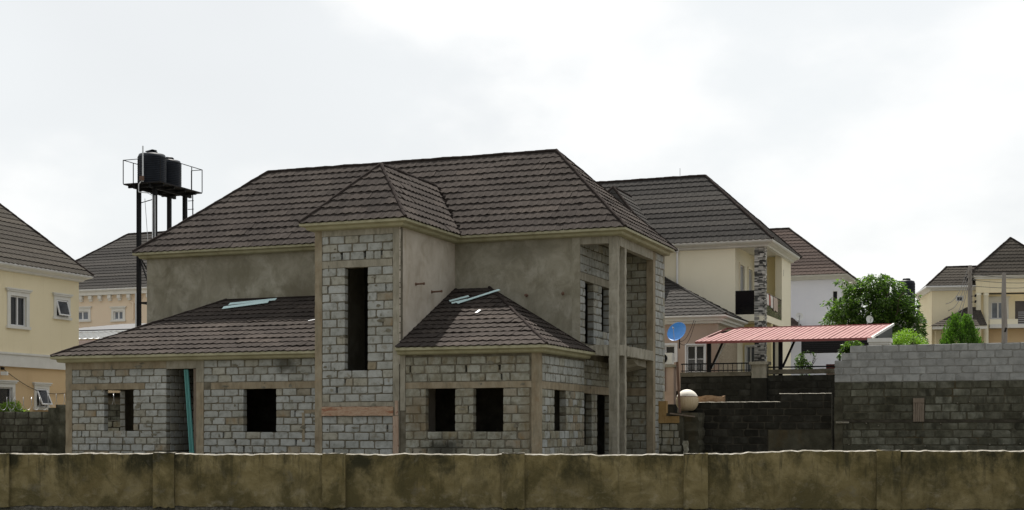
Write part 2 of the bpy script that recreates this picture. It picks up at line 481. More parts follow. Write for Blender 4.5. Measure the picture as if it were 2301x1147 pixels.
def wall_mesh(a0, a1, z0, z1, t, holes=(), d0=0.0):
    """A wall in its own plane (x along, y into the wall, z up) with real openings and reveals."""
    mb = MB()
    xs = sorted({a0, a1, *[h[0] for h in holes], *[h[1] for h in holes]})
    zs = sorted({z0, z1, *[h[2] for h in holes], *[h[3] for h in holes]})
    xs = [x for x in xs if a0 <= x <= a1]
    zs = [z for z in zs if z0 <= z <= z1]
    nx, nzz = len(xs) - 1, len(zs) - 1
    def solid(i, j):
        if not (0 <= i < nx and 0 <= j < nzz):
            return False
        cx, cz = (xs[i] + xs[i + 1]) / 2, (zs[j] + zs[j + 1]) / 2
        return not any(h[0] < cx < h[1] and h[2] < cz < h[3] for h in holes)
    f, b = d0, d0 + t
    for i in range(nx):
        for j in range(nzz):
            if not solid(i, j):
                continue
            x, X, z, Z = xs[i], xs[i + 1], zs[j], zs[j + 1]
            mb.add([(x, f, z), (X, f, z), (X, f, Z), (x, f, Z)], [(0, 1, 2, 3)])
            mb.add([(x, b, z), (X, b, z), (X, b, Z), (x, b, Z)], [(3, 2, 1, 0)])
            if not solid(i - 1, j):
                mb.add([(x, f, z), (x, f, Z), (x, b, Z), (x, b, z)], [(0, 1, 2, 3)])
            if not solid(i + 1, j):
                mb.add([(X, f, z), (X, f, Z), (X, b, Z), (X, b, z)], [(3, 2, 1, 0)])
            if not solid(i, j - 1):
                mb.add([(x, f, z), (X, f, z), (X, b, z), (x, b, z)], [(3, 2, 1, 0)])
            if not solid(i, j + 1):
                mb.add([(x, f, Z), (X, f, Z), (X, b, Z), (x, b, Z)], [(0, 1, 2, 3)])
    return mb

# masonry blocks: a few worn variants per material, shared by all blocks of that material
BW, BH = .46, .215
_blocks = {}
def block_meshes(mat, depth):
    key = (mat, depth)
    if key in _blocks:
        return _blocks[key]
    out = []
    rg = random.Random(len(mat) * 7 + 3)
    for q in range(16):
        w, h = BW / 2, BH / 2
        pts = []
        for sx, sz in ((-1, -1), (1, -1), (1, 1), (-1, 1)):
            c = rg.uniform(.010, .032)
            c2 = rg.uniform(.008, .026)
            if rg.random() < .17:
                c, c2 = rg.uniform(.035, .10), rg.uniform(.025, .07)
            A = (sx * (w - c), sz * (h + rg.uniform(-.006, .004)))
            B = (sx * (w + rg.uniform(-.008, .003)), sz * (h - c2))
            pts += [B, A] if sx * sz > 0 else [A, B]
        # order the eight corners counter-clockwise
        pts.sort(key=lambda p: atan2(p[1] / h, p[0] / w))
        ins = .011
        fr = [(x * (1 - ins / w), rg.uniform(-.004, .003), z * (1 - ins / h)) for x, z in pts]
        md = [(x, .012, z) for x, z in pts]
        bk = [(x, depth, z) for x, z in pts]
        fs = [tuple(range(8))]
        for k in range(8):
            j = (k + 1) % 8
            fs += [(8 + k, 8 + j, j, k), (16 + k, 16 + j, 8 + j, 8 + k)]
        me = bpy.data.meshes.new('block')
        me.from_pydata(fr + md + bk, [], fs)
        me.materials.append(MT[mat])
        me.update()
        out.append(me)
    _blocks[key] = out
    return out
def lay_blocks(parent, a0, a1, rows, holes, solids, mat, pitch=.49, depth=.21, mortar=.034, seed=1, d=0.0, flip=0, miss=.0, alt=()):
    rg = random.Random(seed)
    ms = block_meshes(mat, depth)
    for i, (zb, zt) in enumerate(rows):
        cuts = [(h[0], h[1]) for h in list(holes) + list(solids) if h[2] < zt - .03 and h[3] > zb + .03]
        ivs = [(a0, a1)]
        for c in cuts:
            nv = []
            for p, q in ivs:
                if c[1] <= p or c[0] >= q:
                    nv.append((p, q))
                    continue
                if c[0] > p:
                    nv.append((p, c[0]))
                if c[1] < q:
                    nv.append((c[1], q))
            ivs = nv
        for p, q in ivs:
            if q - p < .06:
                continue
            x = p
            first = True
            while x < q - .04:
                w = pitch * rg.uniform(.93, 1.06)
                if first and (i + flip) % 2:
                    w *= rg.uniform(.46, .60)
                first = False
                if q - x - w < .14:
                    w = q - x
                if w > pitch * 1.3:
                    w = w / 2
                m = mortar * rg.uniform(.6, 1.5)
                xl = x + (.003 if x == p else m / 2)
                xr = x + w - (.003 if x + w > q - .02 else m / 2)
                bw = max(.05, xr - xl)
                bh = (zt - zb) - mortar * rg.uniform(.55, 1.15)
                if rg.random() >= miss:
                    mset = ms
                    for al in alt:
                        if al[0] < x + w / 2 < al[1] and al[2] < (zb + zt) / 2 < al[3] and rg.random() < al[5]:
                            mset = block_meshes(al[4], depth)
                    o = bpy.data.objects.new('block', rg.choice(mset))
                    link(o, parent)
                    o.location = ((xl + xr) / 2, d + rg.uniform(-.006, .004), (zb + zt) / 2 + rg.uniform(-.003, .003))
                    o.scale = (bw / BW, 1, bh / BH)
                    o.rotation_euler = (0, rg.uniform(-.008, .008), 0)
                x += w
def rows(z0, z1, n):
    h = (z1 - z0) / n
    return [(z0 + i * h, z0 + (i + 1) * h) for i in range(n)]
def gaps(a0, a1, rws, holes, solids, n, seed):
    """Joints left open: small dark slots between blocks."""
    rg = random.Random(seed)
    out = []
    for _ in range(n * 4):
        zb, zt = rg.choice(rws)
        x = rg.uniform(a0 + .3, a1 - .3)
        h = zt - zb
        g = (x, x + rg.uniform(.03, .065), zb + h * rg.uniform(.1, .45), zt - h * rg.uniform(.08, .2))
        if not any(b[0] - .12 < g[1] and b[1] + .12 > g[0] and b[2] < g[3] + .05 and b[3] > g[2] - .05 for b in list(holes) + list(solids) + out):
            out.append(g)
        if len(out) >= n:
            break
    return out
def smears(wall, a0, a1, z0, z1, n, avoid, seed, d=-.0125):
    rg = random.Random(seed + 77)
    mb = MB()
    for i in range(n):
        x, z = rg.uniform(a0 + .1, a1 - .1), rg.uniform(z0, z1)
        rx, rz2 = rg.uniform(.03, .17), rg.uniform(.02, .07)
        if rg.random() < .3:
            rx, rz2 = rz2 * .7, rx * .8
        if any(b[0] - rx < x < b[1] + rx and b[2] - rz2 < z < b[3] + rz2 for b in avoid):
            continue
        k = 9
        y = d - .0006 * (i % 7)
        mb.add([(x + rx * cos(2 * pi * j / k) * rg.uniform(.5, 1.2), y, z + rz2 * sin(2 * pi * j / k) * rg.uniform(.5, 1.2)) for j in range(k)], [tuple(range(k))])
    return tag(mb.build('mortar_smears', 'mortar_smear', wall), kind='stuff')
def block_wall(parent, loc, rot, a0, a1, z0, z1, holes, rws, solids, mat, mmat='mortar', t=.23, name='block_wall', ngap=0, **k):
    e = .012
    if ngap:
        holes = list(holes) + gaps(a0, a1, rws, holes, solids, ngap, k.get('seed', 1))
    hs = [(h[0] - e, h[1] + e, h[2] - e, h[3] + e) for h in holes]
    w = wall_mesh(a0, a1, z0, z1, t - .03, hs, .014).build(name, mmat, parent, loc, rot)
    lay_blocks(w, a0, a1, rws, holes, solids, mat, **k)
    if ngap:
        smears(w, a0, a1, max(z0, .7), z1 - .1, int((a1 - a0) * (z1 - z0) * 2.0), list(holes) + [b for b in solids if b[1] - b[0] < 1], k.get('seed', 1))
    return w

# roof tiles ---------------------------------------------------------------
WAVE = .27
def _tz(x):
    return .009 * cos(2 * pi * x / WAVE)
def tile_mesh(cols_b, cols_t, s0, s1, lip, mat, x0):
    n = len(cols_b)
    vs = []
    for k in range(n):
        xb, xt = cols_b[k], cols_t[k]
        wb = _tz(xb)
        yb = -.012 + 2.2 * wb
        vs += [(xb - x0, yb, lip + wb), (xt - x0, s1 - s0 + .02, .006 + .5 * _tz(xt)), (xb - x0, yb + .004, lip + wb - .026)]
    fs = []
    for k in range(n - 1):
        a, b = k * 3, (k + 1) * 3
        fs += [(a, b, b + 1, a + 1), (a + 2, b + 2, b, a)]
    me = bpy.data.meshes.new('roof_tile')
    me.from_pydata(vs, [], fs)
    me.materials.append(MT[mat])
    me.update()
    return me
_full = {}
def tiles(parent, P0, e, s, Lf, Rf, smax, mat, row=.35, panel=.81, lip=.040, seed=0, rowmode=False, name='roof_tile', lift=.012):
    """Lay overlapping tile panels on one sloping face; Lf/Rf give its left and right edge at slope distance s."""
    rg = random.Random(seed)
    P0, e, s = Vector(P0), Vector(e).normalized(), Vector(s).normalized()
    nrm = e.cross(s).normalized()
    R = Matrix((e, s, nrm)).transposed().to_4x4()
    n = max(1, round(smax / row))
    row = smax / n
    step = .0675 if not rowmode else .09
    for i in range(n):
        s0, s1 = i * row, (i + 1) * row
        l0, r0, l1, r1 = Lf(s0), Rf(s0), Lf(s1), Rf(s1)
        lo, hi = min(l0, l1), max(r0, r1)
        if hi - lo < .03:
            continue
        if rowmode:
            spans = [(lo, hi)]
        else:
            sh = (i % 2) * panel / 2 + .13 * (i % 3)
            k0 = floor((lo - sh) / panel)
            spans = []
            k = k0
            while sh + k * panel < hi:
                spans.append((sh + k * panel, sh + (k + 1) * panel))
                k += 1
        for x0, x1 in spans:
            full = (not rowmode) and x0 >= max(l0, l1) and x1 <= min(r0, r1)
            if full:
                key = (mat, round(row, 4), lip, panel)
                if key not in _full:
                    cs = [j * step for j in range(int(round(panel / step)) + 1)]
                    _full[key] = tile_mesh(cs, cs, 0, row, lip, mat, 0)
                me = _full[key]
            else:
                m = max(1, int(math.ceil((x1 - x0) / step)))
                cs = [x0 + (x1 - x0) * j / m for j in range(m + 1)]
                cb = [min(max(x, l0), r0) if r0 > l0 else (l0 + r0) / 2 for x in cs]
                ct = [min(max(x, l1), r1) if r1 > l1 else (l1 + r1) / 2 for x in cs]
                if max(cb) - min(cb) < .02 and max(ct) - min(ct) < .02:
                    continue
                me = tile_mesh(cb, ct, 0, row, lip, mat, x0)
            o = bpy.data.objects.new(name, me)
            link(o, parent)
            loc = P0 + e * x0 + s * (s0 + rg.uniform(-.009, .009)) + nrm * (lift + rg.uniform(-.003, .006))
            o.matrix_basis = Matrix.Translation(loc) @ R @ Matrix.Rotation(rg.uniform(-.008, .008), 4, 'Z') @ Matrix.Rotation(rg.uniform(-.012, .012), 4, 'Y') if not rowmode else Matrix.Translation(loc) @ R
def lin(a, b, smax):
    return lambda t: a + (b - a) * t / smax
def slope_face(parent, A, B, Dn, U, mat, seed=0, **k):
    """Face with eave A->B and upper edge from Dn (above A) to U (above B); all 3-D points on one plane."""
    A, B, Dn, U = map(Vector, (A, B, Dn, U))
    e = (B - A).normalized()
    up = (Dn - A)
    s = (up - e * up.dot(e))
    smax = s.length
    s.normalize()
    tiles(parent, A, e, s, lin(0, (Dn - A).dot(e), smax), lin((B - A).length, (U - A).dot(e), smax), smax, mat, seed=seed, **k)
def cap(parent, pts, mat='roof_cap', r=.062, name='ridge_cap', up=.035):
    o = None
    for p, q in zip(pts[:-1], pts[1:]):
        p, q = Vector(p), Vector(q)
        n = max(2, int((q - p).length / .38))
        ps, rs = [], []
        for i in range(n + 1):
            c = p + (q - p) * i / n + Vector((random.uniform(-.008, .008), 0, up + random.uniform(-.012, .012)))
            ps += [c - (q - p) * .002, c + (q - p) * .002] if 0 < i < n else [c]
            rs += [r * .93, r * 1.05] if 0 < i < n else [r]
        o = MB().tube(ps, rs, 8).build(name, mat, parent)
    return o
def sweep(name, mat, parent, path, prof, z, both_ends=True):
    """Moulding run along an eave; outward is to the right of the path's direction."""
    P = [Vector((x, y)) for x, y in path]
    nr = []
    for a, b in zip(P[:-1], P[1:]):
        d = (b - a).normalized()
        nr.append(Vector((d.y, -d.x)))
    vs = []
    for i, p in enumerate(P):
        if i == 0:
            m = nr[0]
        elif i == len(P) - 1:
            m = nr[-1]
        else:
            m = (nr[i - 1] + nr[i]) / (1 + nr[i - 1].dot(nr[i]))
        for o, dz in prof:
            q = p + m * o
            vs.append((q.x, q.y, z + dz))
    k = len(prof)
    fs = [(i * k + j, (i + 1) * k + j, (i + 1) * k + j + 1, i * k + j + 1) for i in range(len(P) - 1) for j in range(k - 1)]
    fs += [tuple(range(k)), tuple((len(P) - 1) * k + j for j in range(k))[::-1]]
    return MB().add(vs, fs).build(name, mat, parent)
def poly(name, mat, parent, *faces):
    mb = MB()
    for f in faces:
        mb.add(f, [tuple(range(len(f)))])
    return mb.build(name, mat, parent)
def window(parent, loc, rot, w, h, sur=.14, n=2, depth=.10, glassmat='window_glass', head=True, sill=True, surmat='white_trim', bars=0, fw=.055, tilt=0.0):
    """Surround (the part) with its white frame and panes as sub-parts; x along the wall, y into it."""
    mb = MB()
    if sur:
        mb.box(-sur, 0, -.05, .02, 0, h).box(w, w + sur, -.05, .02, 0, h)
        mb.box(-sur, w + sur, -.05, .02, h, h + sur)
        if head:
            mb.box(-sur - .06, w + sur + .06, -.09, .02, h + sur, h + sur + .07)
            mb.box(-sur - .10, w + sur + .10, -.12, .02, h + sur + .07, h + sur + .12)
        if sill:
            mb.box(-sur - .05, w + sur + .05, -.09, .02, -.11, 0)
    else:
        mb.box(-.02, w + .02, -.015, .02, -.03, 0)
    o = mb.build('window', surmat, parent, loc, rot)
    f = MB()
    f.box(0, fw, .02, depth, 0, h).box(w - fw, w, .02, depth, 0, h).box(fw, w - fw, .02, depth, 0, fw).box(fw, w - fw, .02, depth, h - fw, h)
    iw = (w - 2 * fw) / n
    for k in range(1, n):
        x = fw + iw * k
        f.box(x - fw * .6, x + fw * .6, .022, depth - .004, fw, h - fw)
    for b in range(bars):
        z = fw + (h - 2 * fw) * (b + 1) / (bars + 1)
        f.box(fw, w - fw, depth - .03, depth - .012, z - .012, z + .012)
    f.build('frame', 'white_frame', o)
    for k in range(n):
        g = MB().box(fw + iw * k + (.02 if k else 0), fw + iw * (k + 1) - (.02 if k < n - 1 else 0), depth - .02, depth, fw, h - fw)
        g.build('pane', glassmat, o)
    if tilt:
        a = MB()
        g = .05
        a.box(0, w - .02, -.02, .03, -h + g, -h + 2 * g).box(0, w - .02, -.02, .03, -g, 0).box(0, g, -.02, .03, -h + 2 * g, -g).box(w - .02 - g, w - .02, -.02, .03, -h + 2 * g, -g)
        s = a.build('sash', 'white_frame', o, (.01, -.01, h - .02))
        s.rotation_euler = (-tilt, 0, 0)
        p = MB().box(.01 + g, w - .03 - g, 0, .01, -h + 2 * g, -g).build('pane', glassmat, o, (.0, -.01, h - .02))
        p.rotation_euler = (-tilt, 0, 0)
    return o

# ------------------------------------------------------------------ ground
def sm(a, b, x):
    t = min(1, max(0, (x - a) / (b - a)))
    return t * t * (3 - 2 * t)
def ground_z(x, y):
    z = .35 * sm(30, 36, y)
    left = 1.4 * sm(53, 56, y) + 2.6 * sm(62, 80, y)
    mid = 2.0 * sm(57, 64, y) + 2.0 * sm(66, 80, y)
    wall_y = 57.2 - .384 * (x - 5.7)
    right = 2.95 * sm(wall_y - .6, wall_y + .8, y) if x > 5.2 else 2.95 * sm(58, 62, y)
    right += 1.6 * sm(64, 90, y)
    a = sm(-9, -4, x)
    b = sm(4.6, 5.4, x)
    z += (left * (1 - a) + mid * a) * (1 - b) + right * b
    return z
gx = [-900, -300, -120, -70] + [i for i in range(-46, 5)] + [4.6, 5.0, 5.4] + [i for i in range(6, 47)] + [70, 120, 300, 900]
gy = [-60, -20, 0, 10, 20, 24, 27, 30, 32, 34, 36, 40, 44] + [47 + .6 * i for i in range(30)] + [66, 70, 75, 80, 85, 90, 100, 120, 200, 500, 2500]
gv = [(x, y, ground_z(x, y)) for y in gy for x in gx]
gw = len(gx)
gf = [(j * gw + i, j * gw + i + 1, (j + 1) * gw + i + 1, (j + 1) * gw + i) for j in range(len(gy) - 1) for i in range(gw - 1)]
tag(MB().add(gv, gf).build('ground', 'dirt', smooth=True), kind='structure')

# ------------------------------------------------------------------ the unfinished house
H = thing('unfinished_house', 'unfinished two-storey grey block house with dark hip roofs and empty window openings', 'house', (.791, 41.2, 0), -21)
# H's own axes: x along the front, y to the back; z is height
TW0, TW1 = -7.339, -4.465          # stair tower
VM = 4.2                           # main front wall
ML, MR, MB_ = -16.47, 1.10, 9.9    # main block
NU = -.168                         # side wall of the corner balcony
NV = 8.45                          # its back wall
EZ, EZ2 = 4.06, 7.93               # eave heights
OV = .35

# stair tower, front
th = [(-6.31, -5.54, 3.435, 6.57), (-6.45, -6.39, 6.84, 7.05), (-5.67, -5.60, 6.87, 7.06), (-5.10, -5.04, 6.92, 7.04)]
ts = [(TW0, -7.09, 0, 8), (-4.69, TW1, 0, 8), (TW0, TW1, 6.57, 6.79), (TW0, TW1, 7.55, 8), (TW0, TW1, 2.04, 2.47)]
r_t = rows(1.05 - .75, 2.04, 7) + rows(2.47, 3.435, 4) + rows(3.435, 6.57, 12) + rows(6.79, 7.55, 3)
tower = block_wall(H, (0, 0, 0), 0, TW0, TW1, .2, 7.78, th, r_t, ts, 'block_pale', pitch=.52, seed=5, name='tower_wall', ngap=7, alt=[(-8, -4, 2.9, 6, 'block_brown', .08)])
cast('column', 'concrete_brown', H, TW0 - .004, -7.10, -.006, .235, .2, 7.76)
cast('column', 'concrete_grey', H, -4.685, TW1 - .012, -.012, .24, .2, 7.76)
cast('ring_beam', 'concrete_grey', H, -7.098, -4.69, -.004, .23, 7.545, 7.77)
cast('lintel', 'concrete_grey', H, -7.098, -4.72, .002, .23, 6.575, 6.785)
cast('concrete_band', 'concrete_grey', H, -7.095, -4.695, .004, .23, 2.335, 2.465)
# tower right side (plastered), tower left side
wall_mesh(.235, VM, .2, 7.78, .22).build('plaster_wall', 'plaster_beige', H, (TW1, 0, 0), 90)
q = MB()
rg = random.Random(4)
z = 3.6
while z < 7.7:
    h = rg.uniform(.08, .28)
    q.box(TW1 - .03, TW1 + rg.uniform(.002, .012), .0 - rg.uniform(.0, .008), .03 + rg.uniform(.0, .03), z, z + h)
    z += h + rg.uniform(0, .05)
q.build('broken_plaster_edge', 'plaster_beige', H)
wall_mesh(-VM, -.24, .2, 7.78, .22).build('plaster_wall', 'plaster_grey', H, (TW0, 0, 0), -90)

# main block, plastered upper walls
wall_mesh(ML, NU - .02, .2, 7.78, .23).build('plaster_wall', 'plaster_grey', H, (0, VM, 0))
wall_mesh(-MB_, -VM - .235, .2, 7.78, .23).build('plaster_wall', 'plaster_grey', H, (ML, 0, 0), -90)
wall_mesh(-MR, -ML, .2, 7.78, .23).build('plaster_wall', 'plaster_grey', H, (0, MB_, 0), 180)
# plaster wing walls of the corner balcony: side wall with openings, in block
nh = [(4.79, 5.68, 4.41, 6.40), (6.56, 7.41, 4.91, 6.40), (4.70, 5.49, 1.14, 2.79), (6.07, 7.56, .5, 2.79)]
ns = [(VM, VM + .06, 0, 8), (VM, NV, 6.40, 6.66), (VM, NV, 2.79, 3.06), (VM, NV, 3.9, 4.31)]
r_n = rows(.2, 1.14, 4) + rows(1.14, 2.79, 7) + rows(3.06, 3.9, 4) + rows(4.41, 6.40, 8) + rows(6.66, 7.75, 4)
block_wall(H, (NU, 0, 0), 90, VM + .0, NV, .2, 7.78, nh, r_n, ns, 'block_pale', seed=8, name='balcony_side_wall', ngap=3, alt=[(4, 9, 0, 4, 'block_warm', .8)])
cast('lintel', 'concrete_grey', H, NU - .22, NU + .004, VM + .05, NV - .01, 6.41, 6.65)
cast('lintel', 'concrete_brown', H, NU - .22, NU + .004, VM + .05, NV - .01, 2.80, 3.05)
boxo('plaster_jamb', 'plaster_grey', H, NU - .24, NU + .012, VM - .012, VM + .055, 4.0, 7.77)
# balcony back wall and the side wall behind it
bs = [(.86, MR, 0, 8), (NU, MR, 2.79, 3.06)]
r_b = rows(.2, 2.79, 10) + rows(3.06, 3.9, 4) + rows(4.31, 7.6, 13)
block_wall(H, (0, NV, 0), 0, NU, MR - .24, .2, 7.78, [], r_b, bs, 'block_warm', seed=9, name='balcony_back_wall')
cast('lintel', 'concrete_brown', H, NU + .01, .85, NV - .004, NV + .2, 2.80, 3.05)
cast('column', 'concrete_brown', H, .86, MR - .004, NV - .05, NV + .235, .2, 7.72)
block_wall(H, (MR, 0, 0), 90, NV + .24, MB_, .2, 7.78, [], rows(.2, 7.72, 30), [], 'block_pale', seed=10, name='block_wall')
# posts, beams and slab of the corner balcony
rough_box(MB(), .81, 1.085, VM, VM + .22, .2, 7.75, .1, .008).build('post', 'concrete_grey', H)
rough_box(MB(), .87, 1.09, 5.0, 5.2, .2, 7.74, .1, .010, 3).build('post', 'concrete_grey', H)
rough_box(MB(), NU + .0, .80, VM + .005, VM + .22, 7.50, 7.76).build('beam', 'concrete_grey', H)
rough_box(MB(), .88, MR - .005, VM + .23, NV - .055, 7.43, 7.735).build('beam', 'concrete_grey', H)
rough_box(MB(), NU + .02, .80, VM + .004, VM + .21, 3.97, 4.30, .08, .022, 5).build('beam', 'concrete_grey', H)
rough_box(MB(), .87, MR + .012, VM + .225, 4.99, 3.98, 4.31, .08, .016, 6).build('beam', 'concrete_grey', H)
rough_box(MB(), .87, MR + .012, 5.21, NV - .055, 3.98, 4.31, .08, .016, 7).build('beam', 'concrete_grey', H)
boxo('balcony_slab', 'concrete_grey', H, NU + .01, .87, VM + .22, NV - .01, 4.10, 4.27)
q = MB()
q.add([(.22, 6.0, 3.97), (.86, 6.6, 3.97), (.86, 8.3, 3.97), (.22, 8.3, 3.97), (.22, 6.9, 3.62), (.86, 7.3, 3.78), (.86, 8.4, 3.75), (.22, 8.4, 3.6)],
      [(0, 1, 2, 3), (4, 7, 6, 5), (0, 4, 5, 1), (1, 5, 6, 2), (2, 6, 7, 3), (3, 7, 4, 0)])
q.build('stair_soffit', 'concrete_grey', H)

# single-storey bay to the right of the tower
ph = [(-3.60, -2.66, 1.58, 2.85), (-2.06, -1.13, 1.58, 2.85)]
ps = [(TW1, -4.27, 0, 8), (-.30, 0, 0, 8), (TW1, 0, 2.85, 3.045), (TW1, 0, 3.78, 4)]
r_p = rows(.08, 1.58, 6) + rows(1.58, 2.85, 5) + rows(3.045, 3.80, 3)
block_wall(H, (0, 0, 0), 0, TW1 + .012, -.02, .1, 3.95, ph, r_p, ps, 'block_warm', pitch=.47, seed=21, name='bay_wall', ngap=6, alt=[(-5, -3.6, 0, 2.85, 'block_brown', .35), (-1.0, 0, 1.2, 2.9, 'block_brown', .2)])
cast('lintel', 'concrete_brown', H, -4.27, -.245, -.004, .22, 2.855, 3.04)
cast('column', 'concrete_brown', H, -.24, .004, -.006, .235, .1, 3.94)
cast('column', 'concrete_grey', H, TW1 + .02, -4.275, -.012, .22, 2.2, 3.94)
sh_ = [(1.33, 2.40, 1.6, 2.82)]
ss_ = [(0, .26, 0, 8), (0, VM, 2.82, 3.04), (0, VM, 3.8, 4)]
block_wall(H, (0, 0, 0), 90, .24, VM - .015, .1, 3.95, sh_, rows(.1, 1.6, 6) + rows(1.6, 2.82, 5) + rows(3.04, 3.80, 3), ss_, 'block_pale', pitch=.45, seed=22, name='bay_side_wall', ngap=3, alt=[(0, 5, 0, 3, 'block_warm', .6), (2.4, 4.2, 1.2, 2.8, 'block_brown', .22)])
cast('lintel', 'concrete_brown', H, -.22, .004, .238, VM - .02, 2.825, 3.035)

# single-storey wing to the left of the tower
WV = .4
WL = -17.0
wh = [(-15.45, -14.30, 1.60, 2.95), (-13.02, -11.89, .4, 3.60), (-10.13, -8.95, 1.56, 2.92)]
ws = [(WL, -16.74, 0, 8), (-11.89, -11.60, 0, 3.16), (-11.89, -11.60, 3.16, 8), (WL, -13.85, 2.95, 3.157), (-11.35, TW0, 2.92, 3.14), (WL, -13.0, 3.62, 4), (-13.02, -11.6, 3.58, 4)]
rl = rows(.255, 1.60, 6) + rows(1.60, 2.95, 6) + rows(3.157, 3.62, 2)
wg = gaps(WL, -13.1, rl, wh, ws, 6, 3) + gaps(-11.5, TW0 - .1, rows(.21, 1.56, 6) + rows(1.56, 2.92, 6), wh, ws, 8, 4)
wh = wh + wg
wing = wall_mesh(WL, TW0 - .01, .1, 3.95, .2, [(h[0] - .012, h[1] + .012, h[2] - .012, h[3] + .012) for h in wh], .014).build('wing_wall', 'mortar', H, (0, WV, 0))
lay_blocks(wing, WL, -13.02, rl, wh, ws + [(-13.85, -13.02, 2.95, 3.157)], 'block_pale', pitch=.50, seed=31, alt=[(-17, -13, 0, 4, 'block_brown', .07)])
lay_blocks(wing, -13.85, -13.02, [(2.95, 3.157)], [], [], 'block_pale', pitch=.46, seed=32)
lay_blocks(wing, -11.60, TW0 - .01, rows(.21, 1.56, 6) + rows(1.56, 2.92, 6) + rows(3.14, 3.86, 3), wh, ws, 'block_pale', pitch=.51, seed=33, alt=[(-11, -7, 0, 4, 'block_brown', .07), (-9, -7.4, 3.14, 4, 'block_sooty', .0)])
smears(wing, WL + .3, TW0 - .1, .7, 3.8, 70, wh, 3)
cast('column', 'concrete_brown', H, WL - .004, -16.745, WV - .006, WV + .22, .1, 3.94)
cast('column', 'concrete_brown', H, -11.885, -11.61, WV - .008, WV + .22, .1, 3.15)
cast('column', 'concrete_grey', H, -11.885, -11.60, WV - .012, WV + .215, 3.16, 3.94)
cast('lintel', 'concrete_brown', H, -16.74, -13.86, WV - .004, WV + .21, 2.955, 3.152)
cast('lintel', 'concrete_brown', H, -11.34, TW0 - .02, WV - .004, WV + .21, 2.925, 3.135)
cast('ring_beam', 'concrete_brown', H, -16.74, -13.03, WV - .002, WV + .21, 3.63, 3.94)
cast('lintel', 'concrete_grey', H, -13.02, -11.89, WV - .003, WV + .21, 3.605, 3.94)
# recessed entrance between the two wing rooms: return wall in block, timber jamb
block_wall(H, (-13.02, 0, 0), 90, WV + .23, 3.9, .2, 3.95, [], rows(.255, 1.60, 6) + rows(1.6, 2.95, 6) + rows(2.95, 3.85, 4), [], 'block_pale', seed=34, name='entrance_wall')
rough_box(MB(), -12.02, -11.90, WV + .05, WV + .16, .2, 3.59).build('door_jamb', 'timber_grey', H)
boxo('partition_wall', 'mortar', H, -11.89, -11.66, WV + .23, 4.18, .2, 3.95)
boxo('entrance_back_wall', 'mortar', H, -13.02, -11.89, 3.4, 3.6, .2, 3.95)
# left end wall of the wing with its opening
block_wall(H, (WL, 0, 0), -90, -VM, -WV - .24, .1, 3.95, [(-3.35, -2.35, 1.25, 3.0)], rows(.255, 1.25, 4) + rows(1.25, 3.0, 7) + rows(3.0, 3.9, 4), [(-VM, 0, 3.0, 3.2)], 'block_pale', seed=35, name='wing_end_wall')
boxo('partition_wall', 'mortar', H, -15.2, -15.0, 2.6, 4.18, .2, 3.95)
# clay-coloured render strips beside the tower
cast('render_strip', 'concrete_brown', H, -7.95, TW0 - .02, WV - .012, WV + .02, 2.13, 2.25)
cast('render_strip', 'concrete_brown', H, -8.02, -7.92, WV - .014, WV + .02, 1.25, 2.16)
# added partitions, room shade put into their near-black colour to darken the openings
boxo('partition_wall', 'mortar_and_room_shade', H, TW1 + .02, -.24, 2.6, 2.75, .5, 3.83)
boxo('partition_wall', 'mortar_and_room_shade', H, TW0 + .23, TW1 - .23, 2.9, 3.05, .5, 7.59)
boxo('partition_wall', 'mortar_and_room_shade', H, -11.6, TW0 - .23, 2.9, 3.05, .5, 3.83)
# floors and ceilings; room shade is put into the near-black colour
boxo('floor_slab', 'mortar_and_room_shade', H, ML + .2, MR - .02, VM + .2, MB_ - .2, .2, .5)
boxo('floor_slab', 'mortar_and_room_shade', H, WL + .2, -.22, .62, VM - .02, .2, .49)
boxo('upper_slab', 'mortar_and_room_shade', H, ML + .2, NU - .22, VM + .2, MB_ - .2, 3.98, 4.25)
boxo('ceiling', 'mortar_and_room_shade', H, TW0 + .2, TW1 - .2, .22, VM - .02, 7.6, 7.7)
boxo('ceiling', 'mortar_and_room_shade', H, ML + .2, NU - .2, VM + .2, MB_ - .2, 7.6, 7.7)
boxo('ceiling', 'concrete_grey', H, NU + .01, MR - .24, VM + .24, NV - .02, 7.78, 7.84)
boxo('ceiling', 'mortar_and_room_shade', H, WL + .2, TW0 - .22, .62, VM - .02, 3.84, 3.9)
boxo('ceiling', 'mortar_and_room_shade', H, TW1 + .02, -.22, .22, VM - .02, 3.84, 3.9)
# pipe ends in the plaster
for p, d, l in (((TW1, 1.15, 6.11), (1, 0, .03), .28), ((TW1, 2.35, 5.98), (1, 0, .03), .34), ((-1.95, VM, 5.95), (0, -1, 0), .12), ((-.72, VM, 5.97), (.3, -1, 0), .2)):
    p, d = Vector(p), Vector(d).normalized()
    MB().tube([p - d * .05, p + d * l], .028, 8).tube([p + d * (l - .03), p + d * (l + .02)], .038, 8).tube([p - d * .01, p + d * .012], .055, 8).build('pipe_end', 'rusty_steel', H)

